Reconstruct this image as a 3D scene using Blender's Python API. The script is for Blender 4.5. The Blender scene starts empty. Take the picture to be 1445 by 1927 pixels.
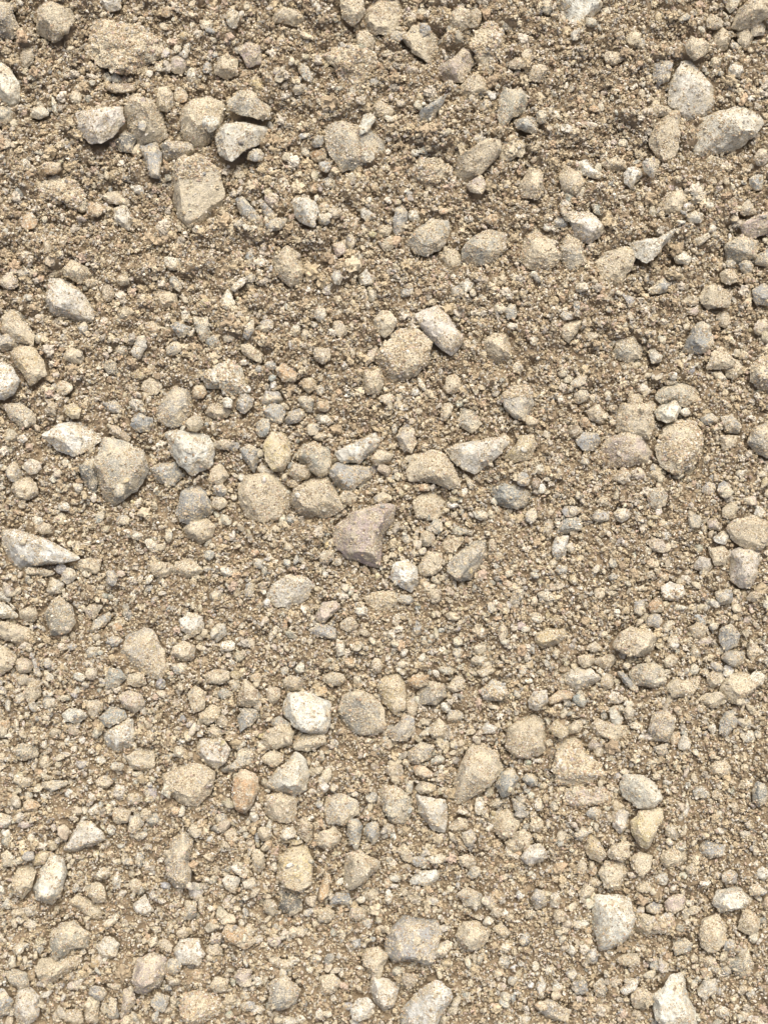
import bpy, bmesh, math
import numpy as np
from mathutils import Matrix, Vector

sc = bpy.context.scene
col = sc.collection
rng = np.random.default_rng(7)

# ------------------------------------------------------------ camera, sky, sun
# The gravel bank is laid out in its own frame (u right, v up the slope, n out of it)
# and tipped by SLOPE about the world X axis.
W, H = 1445.0, 1927.0
SLOPE = math.radians(11)
R3 = Matrix.Rotation(SLOPE, 3, 'X')
R4 = R3.to_4x4()
FPX = (H / 2) / math.tan(math.radians(18.5))
DIST = 0.5e-3 * FPX
TILT = math.radians(6.0)                       # the camera leans towards the top of the bank
CAM_L = Matrix.Translation((0, -DIST * math.sin(TILT), DIST * math.cos(TILT))) @ Matrix.Rotation(TILT, 4, 'X')

cam = bpy.data.cameras.new('camera')
cam.sensor_fit = 'VERTICAL'
cam.sensor_height = 24
cam.lens = 12 / math.tan(math.radians(18.5))
cam.clip_start = 0.01
cam.clip_end = 200
co = bpy.data.objects.new('camera', cam)
co.matrix_world = R4 @ CAM_L
col.objects.link(co)
sc.camera = co

world = bpy.data.worlds.new('World')
sc.world = world
world.use_nodes = True
wn = world.node_tree
wn.nodes.clear()
sky = wn.nodes.new('ShaderNodeTexSky')
sky.sky_type = 'NISHITA'
sky.sun_disc = False
SUN_EL, SUN_AZ = math.radians(74), math.radians(20)     # azimuth clockwise from +Y
sky.sun_elevation = SUN_EL
sky.sun_rotation = SUN_AZ
sky.air_density = 0.35
sky.dust_density = 6.0
sky.ozone_density = 0.0
bg = wn.nodes.new('ShaderNodeBackground')
bg.inputs['Strength'].default_value = 0.13
wo = wn.nodes.new('ShaderNodeOutputWorld')
wn.links.new(sky.outputs[0], bg.inputs[0])
wn.links.new(bg.outputs[0], wo.inputs[0])

sun = bpy.data.lights.new('sun', 'SUN')
sun.energy = 1.3
sun.angle = math.radians(36)
sun.color = (1.0, 0.975, 0.88)
so = bpy.data.objects.new('sun', sun)
sd = Vector((math.sin(SUN_AZ) * math.cos(SUN_EL), math.cos(SUN_AZ) * math.cos(SUN_EL), math.sin(SUN_EL)))
so.rotation_euler = sd.to_track_quat('Z', 'Y').to_euler()
so.location = sd * 5
col.objects.link(so)

sc.view_settings.view_transform = 'Standard'
sc.view_settings.look = 'None'
sc.view_settings.gamma = 1.0
sc.view_settings.exposure = 0.80
sc.view_settings.use_curve_mapping = False

# ------------------------------------------------------------ numeric helpers
CM = np.array(CAM_L)
def pix(px, py, z=0.0):
    """point of the bank frame seen at photo pixel (px, py) at height z above the bank plane"""
    px = np.asarray(px, float); py = np.asarray(py, float)
    d = np.stack([(px - W / 2) / FPX, -(py - H / 2) / FPX, -np.ones_like(px)], -1) @ CM[:3, :3].T
    o = CM[:3, 3]
    t = (z - o[2]) / d[..., 2]
    return o + d * t[..., None]

def h2(ix, iy, s):
    n = (ix.astype(np.int64) * 374761393 + iy.astype(np.int64) * 668265263 + s * 974634777) & 0xffffffff
    n = ((n ^ (n >> 13)) * 1274126177) & 0xffffffff
    n = ((n ^ (n >> 16)) * 2246822519) & 0xffffffff
    return ((n ^ (n >> 15)) & 0xffffff) / float(0xffffff)

def vn2(x, y, s=0):
    ix = np.floor(x); iy = np.floor(y)
    fx = x - ix; fy = y - iy
    fx = fx * fx * (3 - 2 * fx); fy = fy * fy * (3 - 2 * fy)
    a = h2(ix, iy, s); b = h2(ix + 1, iy, s); c = h2(ix, iy + 1, s); d = h2(ix + 1, iy + 1, s)
    return (a + (b - a) * fx) * (1 - fy) + (c + (d - c) * fx) * fy

def fbm2(x, y, octv, s=0, gain=0.5):
    v = 0; a = 1; t = 0
    for k in range(octv):
        c, q = math.cos(k * 1.1), math.sin(k * 1.1)
        v = v + a * vn2((x * c - y * q) * 2 ** k + 17.3 * k, (x * q + y * c) * 2 ** k + 5.1 * k, s + k)
        t += a; a *= gain
    return v / t

def vn3(p, s=0):
    i = np.floor(p); f = p - i; f = f * f * (3 - 2 * f)
    out = 0
    for dz in (0, 1):
        wz = f[:, 2] if dz else 1 - f[:, 2]
        for dx in (0, 1):
            wx = f[:, 0] if dx else 1 - f[:, 0]
            for dy in (0, 1):
                wy = f[:, 1] if dy else 1 - f[:, 1]
                out = out + wz * wx * wy * h2(i[:, 0] + dx, i[:, 1] + dy, s * 31 + 7919 * 1 + 0) * 0 + \
                    wz * wx * wy * h2(i[:, 0] + dx + (i[:, 2] + dz) * 57, i[:, 1] + dy + (i[:, 2] + dz) * 131, s)
    return out

def fbm3(p, octv, s=0, gain=0.5):
    v = 0; a = 1; t = 0
    for k in range(octv):
        v = v + a * vn3(p * 2 ** k + 11.7 * k, s + k); t += a; a *= gain
    return v / t

def ico(level):
    bm = bmesh.new()
    bmesh.ops.create_icosphere(bm, subdivisions=level, radius=1.0)
    v = np.array([x.co[:] for x in bm.verts]); f = np.array([[q.index for q in x.verts] for x in bm.faces])
    bm.free()
    return v, f
ICO = {k: ico(k) for k in (1, 2, 3, 4, 5, 6)}

def mesh_np(name, v, f, cols=None, smooth=True):
    me = bpy.data.meshes.new(name)
    n, m, k = len(v), len(f), f.shape[1]
    me.vertices.add(n); me.vertices.foreach_set('co', np.ascontiguousarray(v, dtype=np.float32).ravel())
    me.loops.add(m * k); me.loops.foreach_set('vertex_index', np.ascontiguousarray(f, dtype=np.int32).ravel())
    me.polygons.add(m); me.polygons.foreach_set('loop_start', np.arange(0, m * k, k, dtype=np.int32))
    me.polygons.foreach_set('use_smooth', np.full(m, smooth))
    if cols is not None:
        a = me.color_attributes.new('tint', 'FLOAT_COLOR', 'POINT')
        c4 = np.ones((n, 4), np.float32); c4[:, :3] = cols
        a.data.foreach_set('color', c4.ravel())
    me.update(calc_edges=True)
    return me

def link(name, me, mat, loc=(0, 0, 0)):
    o = bpy.data.objects.new(name, me)
    o.matrix_world = R4 @ Matrix.Translation(loc)
    me.materials.append(mat)
    col.objects.link(o)
    return o

# ------------------------------------------------------------ materials
DUST = (0.50, 0.40, 0.265)
def node(t, kind, **kw):
    n = t.nodes.new(kind)
    for k, v in kw.items():
        setattr(n, k, v)
    return n
def mixc(t, fac, a, b, mode='MIX'):
    n = node(t, 'ShaderNodeMix', data_type='RGBA', blend_type=mode)
    for s, v in ((n.inputs[0], fac), (n.inputs[6], a), (n.inputs[7], b)):
        if hasattr(v, 'links'):
            t.links.new(v, s)
        else:
            s.default_value = v if isinstance(v, float) else (*v, 1.0)
    return n.outputs[2]
def noise(t, vec, scale, detail=3.0, rough=0.6):
    n = node(t, 'ShaderNodeTexNoise')
    n.inputs['Scale'].default_value = scale
    n.inputs['Detail'].default_value = detail
    n.inputs['Roughness'].default_value = rough
    t.links.new(vec, n.inputs['Vector'])
    return n.outputs[0]
def ramp(t, v, lo, hi):
    n = node(t, 'ShaderNodeMapRange', interpolation_type='SMOOTHSTEP')
    t.links.new(v, n.inputs[0])
    n.inputs[1].default_value = lo; n.inputs[2].default_value = hi
    return n.outputs[0]

def dusty_mat(name, source, cover, fine=1.0):
    """rock or grain colour (from the object colour or the mesh tint) under a speckled film of dry sand dust"""
    m = bpy.data.materials.new(name); m.use_nodes = True
    t = m.node_tree; bsdf = t.nodes['Principled BSDF']
    tc = node(t, 'ShaderNodeTexCoord').outputs['Object']
    if source == 'object':
        base = node(t, 'ShaderNodeObjectInfo').outputs['Color']
    else:
        base = node(t, 'ShaderNodeAttribute', attribute_name='tint').outputs['Color']
    # mineral mottling of the rock itself
    m1 = ramp(t, noise(t, tc, 170 * fine, 4, 0.65), 0.38, 0.66)
    base2 = mixc(t, m1, base, mixc(t, 0.52, base, (0.17, 0.165, 0.14)))
    m2 = ramp(t, noise(t, tc, 75 * fine, 2, 0.5), 0.5, 0.72)
    base3 = mixc(t, m2, base2, mixc(t, 0.45, base, (0.85, 0.82, 0.70)))
    # dust: broad drifts x fine grains
    n1 = noise(t, tc, 85, 3, 0.65)
    n2 = noise(t, tc, 780, 3, 0.75)
    ad = node(t, 'ShaderNodeMath', operation='MULTIPLY_ADD')
    t.links.new(n1, ad.inputs[0]); ad.inputs[1].default_value = 1.0
    t.links.new(n2, ad.inputs[2])
    c0 = 1.0 + (0.5 - cover) * 0.5
    d = ramp(t, ad.outputs[0], c0 - 0.07, c0 + 0.07)
    dcol = mixc(t, noise(t, tc, 420, 2, 0.6), (0.80, 0.725, 0.54), (0.50, 0.435, 0.30))
    out = mixc(t, d, base3, dcol)
    # tiny dark and pale sand grains caught in the dust
    sp = ramp(t, noise(t, tc, 900, 2, 0.6), 0.56, 0.66)
    out = mixc(t, sp, out, mixc(t, 0.35 + 0.5 * cover, out, (0.12, 0.10, 0.075)))
    sp2 = ramp(t, noise(t, tc, 700, 2, 0.6), 0.58, 0.68)
    out = mixc(t, sp2, out, mixc(t, 0.25 + 0.5 * cover, out, (0.88, 0.83, 0.72)))
    t.links.new(out, bsdf.inputs['Base Color'])
    bsdf.inputs['Roughness'].default_value = 0.93
    bsdf.inputs['Specular IOR Level'].default_value = 0.04
    b = node(t, 'ShaderNodeBump'); b.inputs['Strength'].default_value = 1.0; b.inputs['Distance'].default_value = 0.0016
    t.links.new(noise(t, tc, 620, 4, 0.8), b.inputs['Height'])
    t.links.new(b.outputs[0], bsdf.inputs['Normal'])
    return m

M = {}
COVER = dict(w=0.36, g=0.40, t=0.66, y=0.56, p=0.46, o=0.45, m=0.48, b=0.5, d=0.36)
for k, nm in dict(w='white_limestone', g='grey_stone', t='sandy_stone', y='ochre_stone', p='pink_granite',
                  o='orange_stone', m='mottled_stone', b='brown_stone', d='dark_stone').items():
    M[k] = dusty_mat(nm, 'object', COVER[k])
M['gravel'] = dusty_mat('dusty_gravel', 'tint', 0.5, 2.0)
M['clod'] = dusty_mat('compacted_sand', 'object', 0.8, 2.0)
ROCK = dict(w=(0.79, 0.765, 0.65), g=(0.40, 0.41, 0.385), t=(0.52, 0.45, 0.32), y=(0.60, 0.50, 0.29), p=(0.53, 0.455, 0.395),
            o=(0.54, 0.38, 0.22), m=(0.41, 0.40, 0.34), b=(0.30, 0.235, 0.16), d=(0.20, 0.205, 0.185))

def grain_mat():
    m = bpy.data.materials.new('sand_grains'); m.use_nodes = True
    t = m.node_tree; bsdf = t.nodes['Principled BSDF']
    tc = node(t, 'ShaderNodeTexCoord').outputs['Object']
    base = node(t, 'ShaderNodeAttribute', attribute_name='tint').outputs['Color']
    n = noise(t, tc, 900, 3, 0.7)
    out = mixc(t, ramp(t, n, 0.4, 0.65), base, mixc(t, 0.4, base, (0.25, 0.18, 0.11)))
    t.links.new(out, bsdf.inputs['Base Color'])
    bsdf.inputs['Roughness'].default_value = 0.95
    bsdf.inputs['Specular IOR Level'].default_value = 0.04
    b = node(t, 'ShaderNodeBump'); b.inputs['Strength'].default_value = 0.8; b.inputs['Distance'].default_value = 0.0006
    t.links.new(noise(t, tc, 1300, 2, 0.7), b.inputs['Height'])
    t.links.new(b.outputs[0], bsdf.inputs['Normal'])
    return m
M['grain'] = grain_mat()

CATALOGUE = """
T0
w P 410,600 500,590 660,575 675,640 620,740 560,790 490,780 430,700 | grey-white wedge stone with a flat top edge
t P 690,600 740,550 830,560 890,640 910,730 860,770 760,790 700,730 | rounded tan block beside the grey-white wedge
t P 985,600 1050,540 1130,525 1215,570 1200,700 1130,760 1060,810 1000,740 | tan rock carrying one white pebble
w E 1145,670,100,88,0 | little white pebble resting on a tan rock
m P 1245,545 1300,500 1380,510 1445,560 1475,640 1400,655 1310,630 1250,590 | cream and grey stone behind a speckled triangle
w P 1185,700 1230,665 1330,655 1445,680 1400,770 1330,820 1270,890 1200,840 1180,760 | white triangular stone peppered with dark specks
t P 925,960 980,890 1100,870 1190,940 1225,1060 1180,1130 1100,1220 1040,1235 970,1170 930,1070 | smooth tan rock capped with loose crumbs
w P -60,360 0,345 60,380 100,450 100,540 60,570 0,535 -60,500 | bright white rock cut by the left edge
m P -60,570 20,575 95,610 60,660 0,690 -60,690 | flat tan stone under the white edge rock
m P -60,-20 60,0 80,80 115,160 60,200 -60,190 | grey-tan rock in the top left corner
t P 190,150 200,50 260,10 380,30 400,90 370,180 290,220 | broad tan lump near the top left corner
tC P 485,250 530,150 640,120 760,160 870,210 870,290 790,330 700,380 600,410 540,370 500,320 | overhanging crumbly clod with a dark underside
w P 520,20 560,-25 660,-20 655,45 590,60 | pale chip on the top edge above the clod
d P 620,770 680,700 740,750 720,830 650,820 | small dark green triangular stone
m P 880,800 950,760 1040,765 1055,820 1000,870 900,870 | mottled oval stone below the tan blocks
g P 760,790 850,770 880,850 870,970 820,960 790,880 |
t P 100,330 130,255 180,260 185,340 120,380 |
tC P 205,1000 300,950 420,980 460,1060 400,1110 300,1100 220,1070 | pale crusted clod low on the left
t P 550,1070 610,1040 700,1080 700,1120 600,1110 |
w P 615,1130 690,1120 730,1190 700,1250 630,1210 |
g P 1280,1080 1320,1070 1400,1160 1440,1240 1390,1255 1310,1160 | slim grey blade lying beside a twin shard
g P 1395,1090 1430,1085 1500,1160 1520,1210 1450,1190 | shorter grey shard right of the slim blade
t P 1165,360 1220,290 1290,310 1290,400 1230,420 1170,400 |
p P 1295,270 1360,220 1430,250 1420,340 1350,360 |
w E 210,610,110,70,0
w E 298,575,90,28,80
p E 680,258,90,66,0
o E 985,520,78,80,0
w E 1120,128,72,66,0
w E 1265,100,100,66,100
w E 140,890,58,50,0
o E 280,912,115,75,10
o E 160,1200,90,100,0
d E 445,1120,90,66,0
w E 1045,410,70,76,0
y E 1400,460,100,74,60
o E 910,62,70,58,0
b E 655,478,150,62,5
t E 410,530,62,80,0
o E 425,480,44,44,0
d E 815,290,120,90,0
w E 865,365,60,44,60
w E 810,400,46,40,0
g E 1125,370,56,54,0
b E 1380,1190,60,50,0
w E 755,1030,70,50,30
d E 690,965,60,44,0
g E 1290,270,50,40,0
t E 900,540,90,130,0
t E 1300,950,66,50,0
o E 520,1140,90,70,10
w E 1015,270,40,90,15
p E 970,350,90,100,0
w E 135,1390,70,50,0
t E 1010,330,50,50,0
g E 1390,840,90,70,0
T1
t P 600,50 650,-20 790,-20 800,100 740,200 650,190 600,140 | blocky tan rock at the top centre
t P 460,-20 590,-20 590,90 530,140 470,90 |
t P 90,80 160,40 240,50 280,100 210,140 110,120 |
tC P 370,300 440,250 560,260 650,290 660,350 600,430 540,500 460,470 440,380 | crusted clod topped with whitish crumbs
t P 805,220 850,150 930,140 1000,190 1000,290 940,340 860,300 | tan stone with a small grey wedge on top
g P 890,125 950,140 960,170 905,205 | small grey wedge resting on a tan stone at the top
t P 1050,80 1110,30 1165,70 1160,140 1110,165 1060,140 |
t P 1165,70 1200,45 1235,80 1210,150 1160,145 |
t P 555,190 610,170 650,220 640,270 590,275 550,240 |
g E 770,195,66,62,0
w E 715,290,60,40,0
p P 985,370 1080,310 1130,250 1195,260 1190,330 1130,460 1060,450 1000,410 | pink-tinged lump leaning up to the right
tC P 1195,160 1290,130 1350,150 1360,240 1290,390 1220,350 1190,260 | tall tan clod with a ragged front
t P 1120,460 1200,380 1280,450 1270,510 1180,530 1120,510 |
m P 1320,580 1350,490 1445,480 1480,520 1470,600 1400,640 1350,700 1320,650 | flat grey-tan slab with a notched lower edge
g P 895,600 950,570 1040,500 1030,550 960,660 900,650 | dark grey sliver tucked under a ledge
w P 565,690 590,625 630,610 655,650 610,720 570,738 | upright white chip in the upper centre
m P 380,760 400,700 470,670 580,690 700,760 720,850 640,890 560,900 470,930 410,850 | wide dusty grey stone below the white chip
w E 610,850,90,66,20 | bright white nub on a dusty grey stone
g E 340,765,74,74,0
o E 345,840,100,80,0 | small orange pebble beside the dusty grey stone
t P 1085,930 1110,840 1220,780 1320,770 1335,830 1280,900 1200,960 1130,975 | smooth pinkish-tan almond shaped rock
p P 1150,1000 1230,950 1255,1010 1230,1060 1170,1040 |
tC P 830,930 880,870 980,860 1060,910 1040,970 940,1000 850,990 |
w P 205,1090 260,1070 330,1090 345,1160 325,1255 270,1230 220,1170 | white egg-shaped stone with tan lower rim
g P 5,1100 30,1085 80,1150 120,1230 70,1225 20,1160 |
g E 120,1215,130,66,150
t E 375,1130,62,62,0
g E 375,1190,66,60,0
t E 430,1160,60,90,70
w P 570,1130 600,1120 660,1185 600,1200 575,1180 | tiny white arrowhead chip
g P 760,1140 800,1110 830,1150 810,1260 770,1285 750,1250 | upright dark grey finger of stone
w E 865,1175,66,70,0
m P 820,1320 870,1240 960,1190 1050,1200 1050,1280 1010,1360 930,1400 860,1380 | dusty grey rock with a pale ridge on top
m P 1120,1360 1180,1290 1280,1240 1360,1270 1360,1350 1290,1430 1200,1440 1130,1410 | big grit-covered stone right of the ridge rock
tC P 1000,1390 1040,1340 1090,1370 1110,1430 1050,1450 1005,1430 |
p P 415,1330 490,1300 495,1380 440,1400 |
g P 495,1290 530,1265 550,1310 530,1365 495,1345 | 
t E 700,1255,90,66,0
t E 720,1330,70,70,0
g E 270,395,60,120,150
w E 335,35,40,80,150
p E 90,1080,80,70,30
t E 700,600,130,90,10
g E 380,905,70,60,0
w E 1160,1190,60,40,0
o E 1290,1190,80,56,0
g E 1250,570,66,60,0
w E 870,830,44,40,0
w E 915,822,50,36,0
t E 575,545,60,50,0
g E 240,480,80,60,0
t E 540,1225,40,50,0
p E 855,380,80,46,0
t E 1310,170,60,90,0
d E 1220,500,50,40,0
w E 155,990,50,60,120
g E 1215,755,60,50,0
t E 1400,800,120,100,0
d E 400,1000,80,60,20
T2
w P 290,-20 520,-20 540,30 470,110 400,130 340,90 | white rounded rock hanging from the top edge
t P 1255,130 1290,40 1340,0 1460,-20 1460,90 1380,130 1300,150 | large tan rock in the top right corner
w P 1215,40 1225,-20 1300,-20 1270,50 1240,70 |
t E 1150,118,96,94,0
w E 397,187,62,46,100 | tiny clean white pill-shaped pebble
y E 710,205,84,80,0
t E 640,195,56,50,0
g P 820,340 870,320 920,350 900,440 850,460 820,420 |
w P 910,470 940,400 985,345 1020,340 1090,400 1150,470 1165,560 1120,620 1040,645 950,610 910,570 | tall angular rock with a bright white crest
w P 1045,690 1080,640 1200,600 1300,575 1380,610 1415,670 1370,740 1290,800 1180,820 1060,840 1045,770 | largest white rock near the right edge
t P 795,770 830,680 920,610 960,610 965,740 940,850 880,870 800,810 | tan teardrop stone pointing upward
t E 855,600,130,60,5
w P 405,880 450,865 500,920 545,950 520,975 440,950 | small white crooked bone-like stone
t P 300,940 350,890 440,950 440,1000 390,1070 320,1030 | rounded tan stone under the crooked white one
w P 660,940 700,905 750,915 765,945 700,1020 665,990 |
g P 760,880 820,855 845,900 820,970 770,930 |
t P 530,890 600,850 670,870 670,920 580,930 |
w P 360,1180 400,1145 480,1150 555,1230 540,1280 470,1320 400,1280 | white-topped dusty stone on the right side
w P 705,1310 780,1290 850,1290 950,1240 900,1310 830,1400 780,1440 720,1390 | pale pointed stone with a spike to the right
t P 850,1110 900,1050 970,1040 1000,1100 960,1160 890,1165 |
g P 1020,1090 1060,1040 1110,1040 1100,1090 1060,1110 |
w E 1270,380,80,70,20
p P 1300,1220 1370,1180 1460,1150 1460,1260 1370,1290 1310,1270 | pink-brown rock cut by the right edge
t P 1290,1120 1340,1080 1385,1160 1340,1170 1290,1170 |
m P 1210,1330 1290,1290 1390,1310 1380,1400 1300,1430 1230,1400 | speckled grey stone below the pink-brown rock
g P 1380,1390 1440,1350 1480,1400 1440,1450 1380,1430 |
w P 1040,1300 1120,1265 1130,1290 1070,1335 |
w P 930,1400 990,1360 1030,1400 1010,1440 940,1430 |
t P -10,500 60,480 130,480 130,580 80,620 0,690 -30,600 |
g P 70,650 140,620 200,650 180,720 120,720 80,700 |
tC P 0,780 60,720 120,790 110,850 20,860 -20,820 |
t P 90,1010 150,900 210,930 230,1020 190,1090 110,1070 |
t P 130,1260 190,1230 260,1310 310,1400 260,1470 150,1460 100,1400 120,1310 | low pinkish-tan mound on the right centre
m P 310,1340 360,1280 430,1330 460,1430 400,1490 330,1440 |
t P 510,1420 580,1370 680,1350 720,1400 690,1480 640,1560 560,1520 520,1470 | smooth tan rock half buried in shade
g P 480,1110 520,1100 530,1170 500,1160 |
t E 340,1160,100,36,65
g E 320,1210,70,60,0
o E 480,550,40,36,0
o E 500,590,56,44,0
g E 750,240,60,50,0
t E 600,310,110,70,0
w E 350,700,80,50,0
w E 480,680,70,36,0
w E 340,1110,70,40,0
t E 190,400,100,80,0
b E 80,345,84,60,0
t E 1410,850,80,90,0
t E 1390,160,80,80,0
t E 1320,200,80,120,0
t E 1190,210,90,120,0
t E 1060,260,120,110,0
g E 1260,245,50,50,0
o E 1320,965,24,50,10
o E 1325,335,40,36,0
g E 1385,990,80,90,0
g E 1160,340,50,60,0
w E 1050,1180,90,66,0
p E 1240,1430,60,44,0
g E 215,630,60,80,0
d E 240,30,60,100,0
d E 30,145,90,50,30
T3
w P 245,250 280,130 340,120 400,160 470,230 510,300 500,360 440,365 360,340 270,310 | big white speckled rock on the upper left slope
t P 340,70 390,25 470,60 490,100 430,150 350,110 | square tan block above the speckled rock
y P 55,530 110,500 170,490 240,570 255,650 160,705 120,640 | ochre square-cut block near the left edge
w P -50,590 20,580 70,610 100,680 70,750 20,785 -50,770 | round pinkish-white rock on the left edge
m P -40,450 40,430 100,460 90,500 20,515 -40,500 |
t P 0,330 60,290 150,380 190,440 180,490 90,470 20,420 |
w E 105,330,100,46,30
w P 715,520 750,450 790,440 800,500 760,560 725,550 | small pinkish-white oval chip left of centre
t E 405,548,90,90,0 | round buff pebble right of the ochre block
o E 830,395,74,76,0
w P 1090,650 1180,600 1240,572 1310,600 1340,740 1220,760 1200,720 1130,720 | white crusted rock with an arched top
t P 1310,490 1350,480 1430,540 1420,585 1360,560 1315,530 | curved tan chip above the arched rock
m P 850,840 890,770 950,710 1030,740 1050,820 1000,920 920,940 870,900 | cone-shaped dusty stone with a pale tip
o E 1083,742,80,76,0
t E 1060,918,90,84,0
y P 350,820 400,800 445,840 430,890 390,890 360,860 | golden yellow pebble on the left
t P 240,840 290,800 320,820 300,870 250,870 |
m P 30,820 110,800 200,870 190,920 120,940 50,890 |
w P 250,990 320,920 430,900 510,940 550,1010 480,1070 410,1100 320,1060 | broad grey-white stone left of the tall one
m P 530,1130 580,1010 680,1010 790,1080 800,1180 740,1280 620,1350 550,1320 530,1230 | tall dusty grey stone with a pointed crown
w P 900,970 990,950 1130,970 1165,1050 1150,1140 1050,1200 980,1150 930,1060 | white shield-shaped stone with blue-grey patches
d P 430,1150 480,1110 530,1110 530,1240 510,1310 460,1240 |
g P 810,1160 870,1130 960,1130 1000,1200 940,1250 870,1240 |
g P 960,1400 990,1290 1045,1240 1110,1280 1165,1380 1110,1430 1060,1470 980,1450 | grey and white angular stone above a buff one
t P 1150,1170 1200,1130 1250,1200 1200,1250 1140,1230 |
t E 1195,1345,90,76,0
t P 585,920 640,930 710,990 690,1020 610,980 |
g E 775,918,118,96,0
g P 560,810 620,785 660,820 650,860 590,850 |
w E 745,810,80,66,0
b E 720,720,90,44,0
y E 755,655,76,46,10
t E 825,715,110,90,0
g P 925,380 960,360 1040,390 1010,440 970,440 | dark blue-grey chip with a flat top
m P 1050,340 1130,340 1140,430 1100,480 1070,420 |
w E 1085,365,50,56,0
g P 1320,440 1340,380 1380,350 1380,410 1345,465 |
w P 1200,240 1240,180 1280,260 1250,300 1200,280 |
g E 945,510,90,66,150
g E 1160,470,90,66,20
w E 1245,450,60,50,0
w E 935,45,90,80,50
g E 955,150,100,50,60
t E 585,205,66,100,0
t E 670,135,70,66,0
t E 500,150,80,50,0
t E 680,320,76,70,0
d E 605,610,70,90,0
w E 660,520,70,60,0
g E 220,455,60,60,0
g E 130,95,70,50,0
t E 350,720,90,90,0
p E 50,140,100,90,0
t E 900,240,120,90,0
g P 1310,1060 1360,1030 1410,1060 1400,1130 1380,1180 1330,1120 | small blue-black stone with a white rim
g E 1430,940,70,110,20
w E 1240,800,50,60,0
g E 1330,800,90,110,0
t E 1190,850,130,80,0
t E 60,985,70,70,0
w E 125,1000,60,46,0
w E 175,1150,90,80,0
g E 80,1180,80,100,0
w E 350,1370,66,50,20
t E 140,1270,150,120,0
w E 1010,330,50,60,0
w E 1300,160,100,46,140
g E 1360,125,60,50,0
g E 670,1440,80,60,0
t E 1220,1030,110,60,0
g E 1200,1280,80,60,0
T4
w P 870,325 900,300 985,278 1050,320 1080,390 1135,440 1110,500 1070,545 1010,510 950,450 900,390 | large pale oblong stone above the centre
t P 650,560 700,490 790,410 880,410 960,490 930,580 880,650 800,670 735,690 690,640 | crumb-covered block below the pale oblong stone
p P 590,580 620,510 670,500 640,580 600,610 |
t P 585,680 600,620 680,620 700,700 670,750 610,755 |
w P 415,110 430,85 470,85 475,120 460,160 430,150 | small blue-white pebble in the upper middle
w P 555,110 600,80 655,120 640,155 600,168 570,150 | cream pebble beside a small blue-white one
w P 1110,150 1150,122 1200,150 1185,190 1140,207 | clean white pebble on a greyish lump
g P 1065,180 1110,160 1140,210 1110,240 1070,220 |
t P 1230,470 1300,420 1370,430 1400,510 1380,570 1310,590 1250,530 | tan lump right of the pale oblong stone
t E 1150,487,50,60,0
t E 1075,700,90,108,20
t E 705,370,110,130,0
t E 365,540,90,90,0
o P 110,620 160,590 230,640 220,690 150,690 |
o E 290,705,80,76,0
g E 355,735,56,60,0
g P 30,790 60,740 130,740 150,790 100,810 40,820 |
g P 50,850 80,810 150,810 168,860 140,915 70,915 | grey-white rounded cube at the left middle
g P 160,900 190,850 240,830 275,870 230,915 180,920 |
g P 230,790 270,765 320,790 310,850 280,850 |
o P 330,800 400,790 400,850 350,845 |
w E 375,893,104,56,15
m P 20,960 40,890 80,920 80,980 40,1000 |
y P 50,1040 90,970 150,955 185,1010 190,1110 150,1170 100,1175 60,1120 | upright ochre egg-shaped stone
m P 210,1090 260,1040 320,1018 400,1050 412,1120 390,1190 350,1205 290,1160 | grey-cream knobbly stone right of the ochre egg
w P 430,1075 480,1050 560,1000 650,965 680,1010 640,1070 570,1125 480,1130 | long white slab slanting up to the right
g P 400,1170 450,1130 560,1130 620,1160 640,1210 570,1250 500,1295 430,1240 | dark grey wedge directly under the slanting slab
t P 200,1350 220,1280 300,1220 400,1210 440,1270 475,1380 400,1420 310,1430 230,1410 | tan half-dome stone in the middle cluster
t P -90,1270 -60,1200 20,1190 110,1200 150,1240 200,1290 190,1370 140,1430 40,1445 -50,1420 -85,1350 | rough buff rock left of the half-dome stone
w P 10,1155 50,1145 100,1180 80,1200 30,1190 |
w P 1050,1050 1090,1020 1160,1010 1200,1012 1270,985 1370,975 1385,1010 1330,1080 1270,1140 1200,1190 1130,1160 1070,1110 | white heart-shaped stone with a notch on top
y P 1350,1100 1400,1050 1440,980 1510,980 1520,1050 1490,1110 1400,1130 | ochre lump touching the heart-shaped stone
t P 820,1180 860,1090 960,1060 1030,1090 1100,1190 1115,1260 1050,1275 960,1230 840,1230 | pinkish-tan faceted rock below right of centre
w E 835,1110,50,46,0
t P 625,1110 680,1060 750,1085 730,1120 660,1145 |
m P 765,990 810,920 860,950 880,1020 850,1080 800,1060 |
t P 860,1350 900,1300 990,1290 1050,1330 1040,1400 980,1440 880,1430 | low round ochre stone below the faceted rock
g P 1270,1260 1330,1215 1420,1240 1500,1290 1480,1350 1420,1385 1320,1350 | blue-grey slab with yellow dusting
w E 1230,1415,76,50,20
g E 1170,1245,56,40,60
g E 690,1320,100,56,0
t E 505,1320,90,80,0
t E 350,985,70,50,0
g E 60,385,100,66,150
w E 355,320,60,90,0
t E 190,60,200,160,80
w E 30,35,60,50,0
t E 460,400,90,70,60
w E 905,705,80,30,60
t E 240,1180,110,80,0
b E 210,1240,70,50,0
m P 1100,900 1130,820 1200,850 1230,920 1180,970 1130,940 |
w E 1330,290,66,50,0
g E 1395,310,56,80,0
w E 1400,385,60,40,0
t E 1040,850,60,90,20
g E 820,200,80,50,160
w E 220,410,50,60,0
t E 15,550,60,60,0
t E 720,780,90,60,0
g E 85,600,60,50,0
g E 1430,610,60,60,0
t E 1070,25,130,110,20
T5
p P 545,1050 570,990 680,975 755,985 815,1080 780,1130 680,1150 570,1150 | rosy pink angular block on the right
t P 620,880 650,800 730,800 810,830 830,930 790,1000 700,980 630,960 | knobbly cream stone above the rosy block
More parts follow.
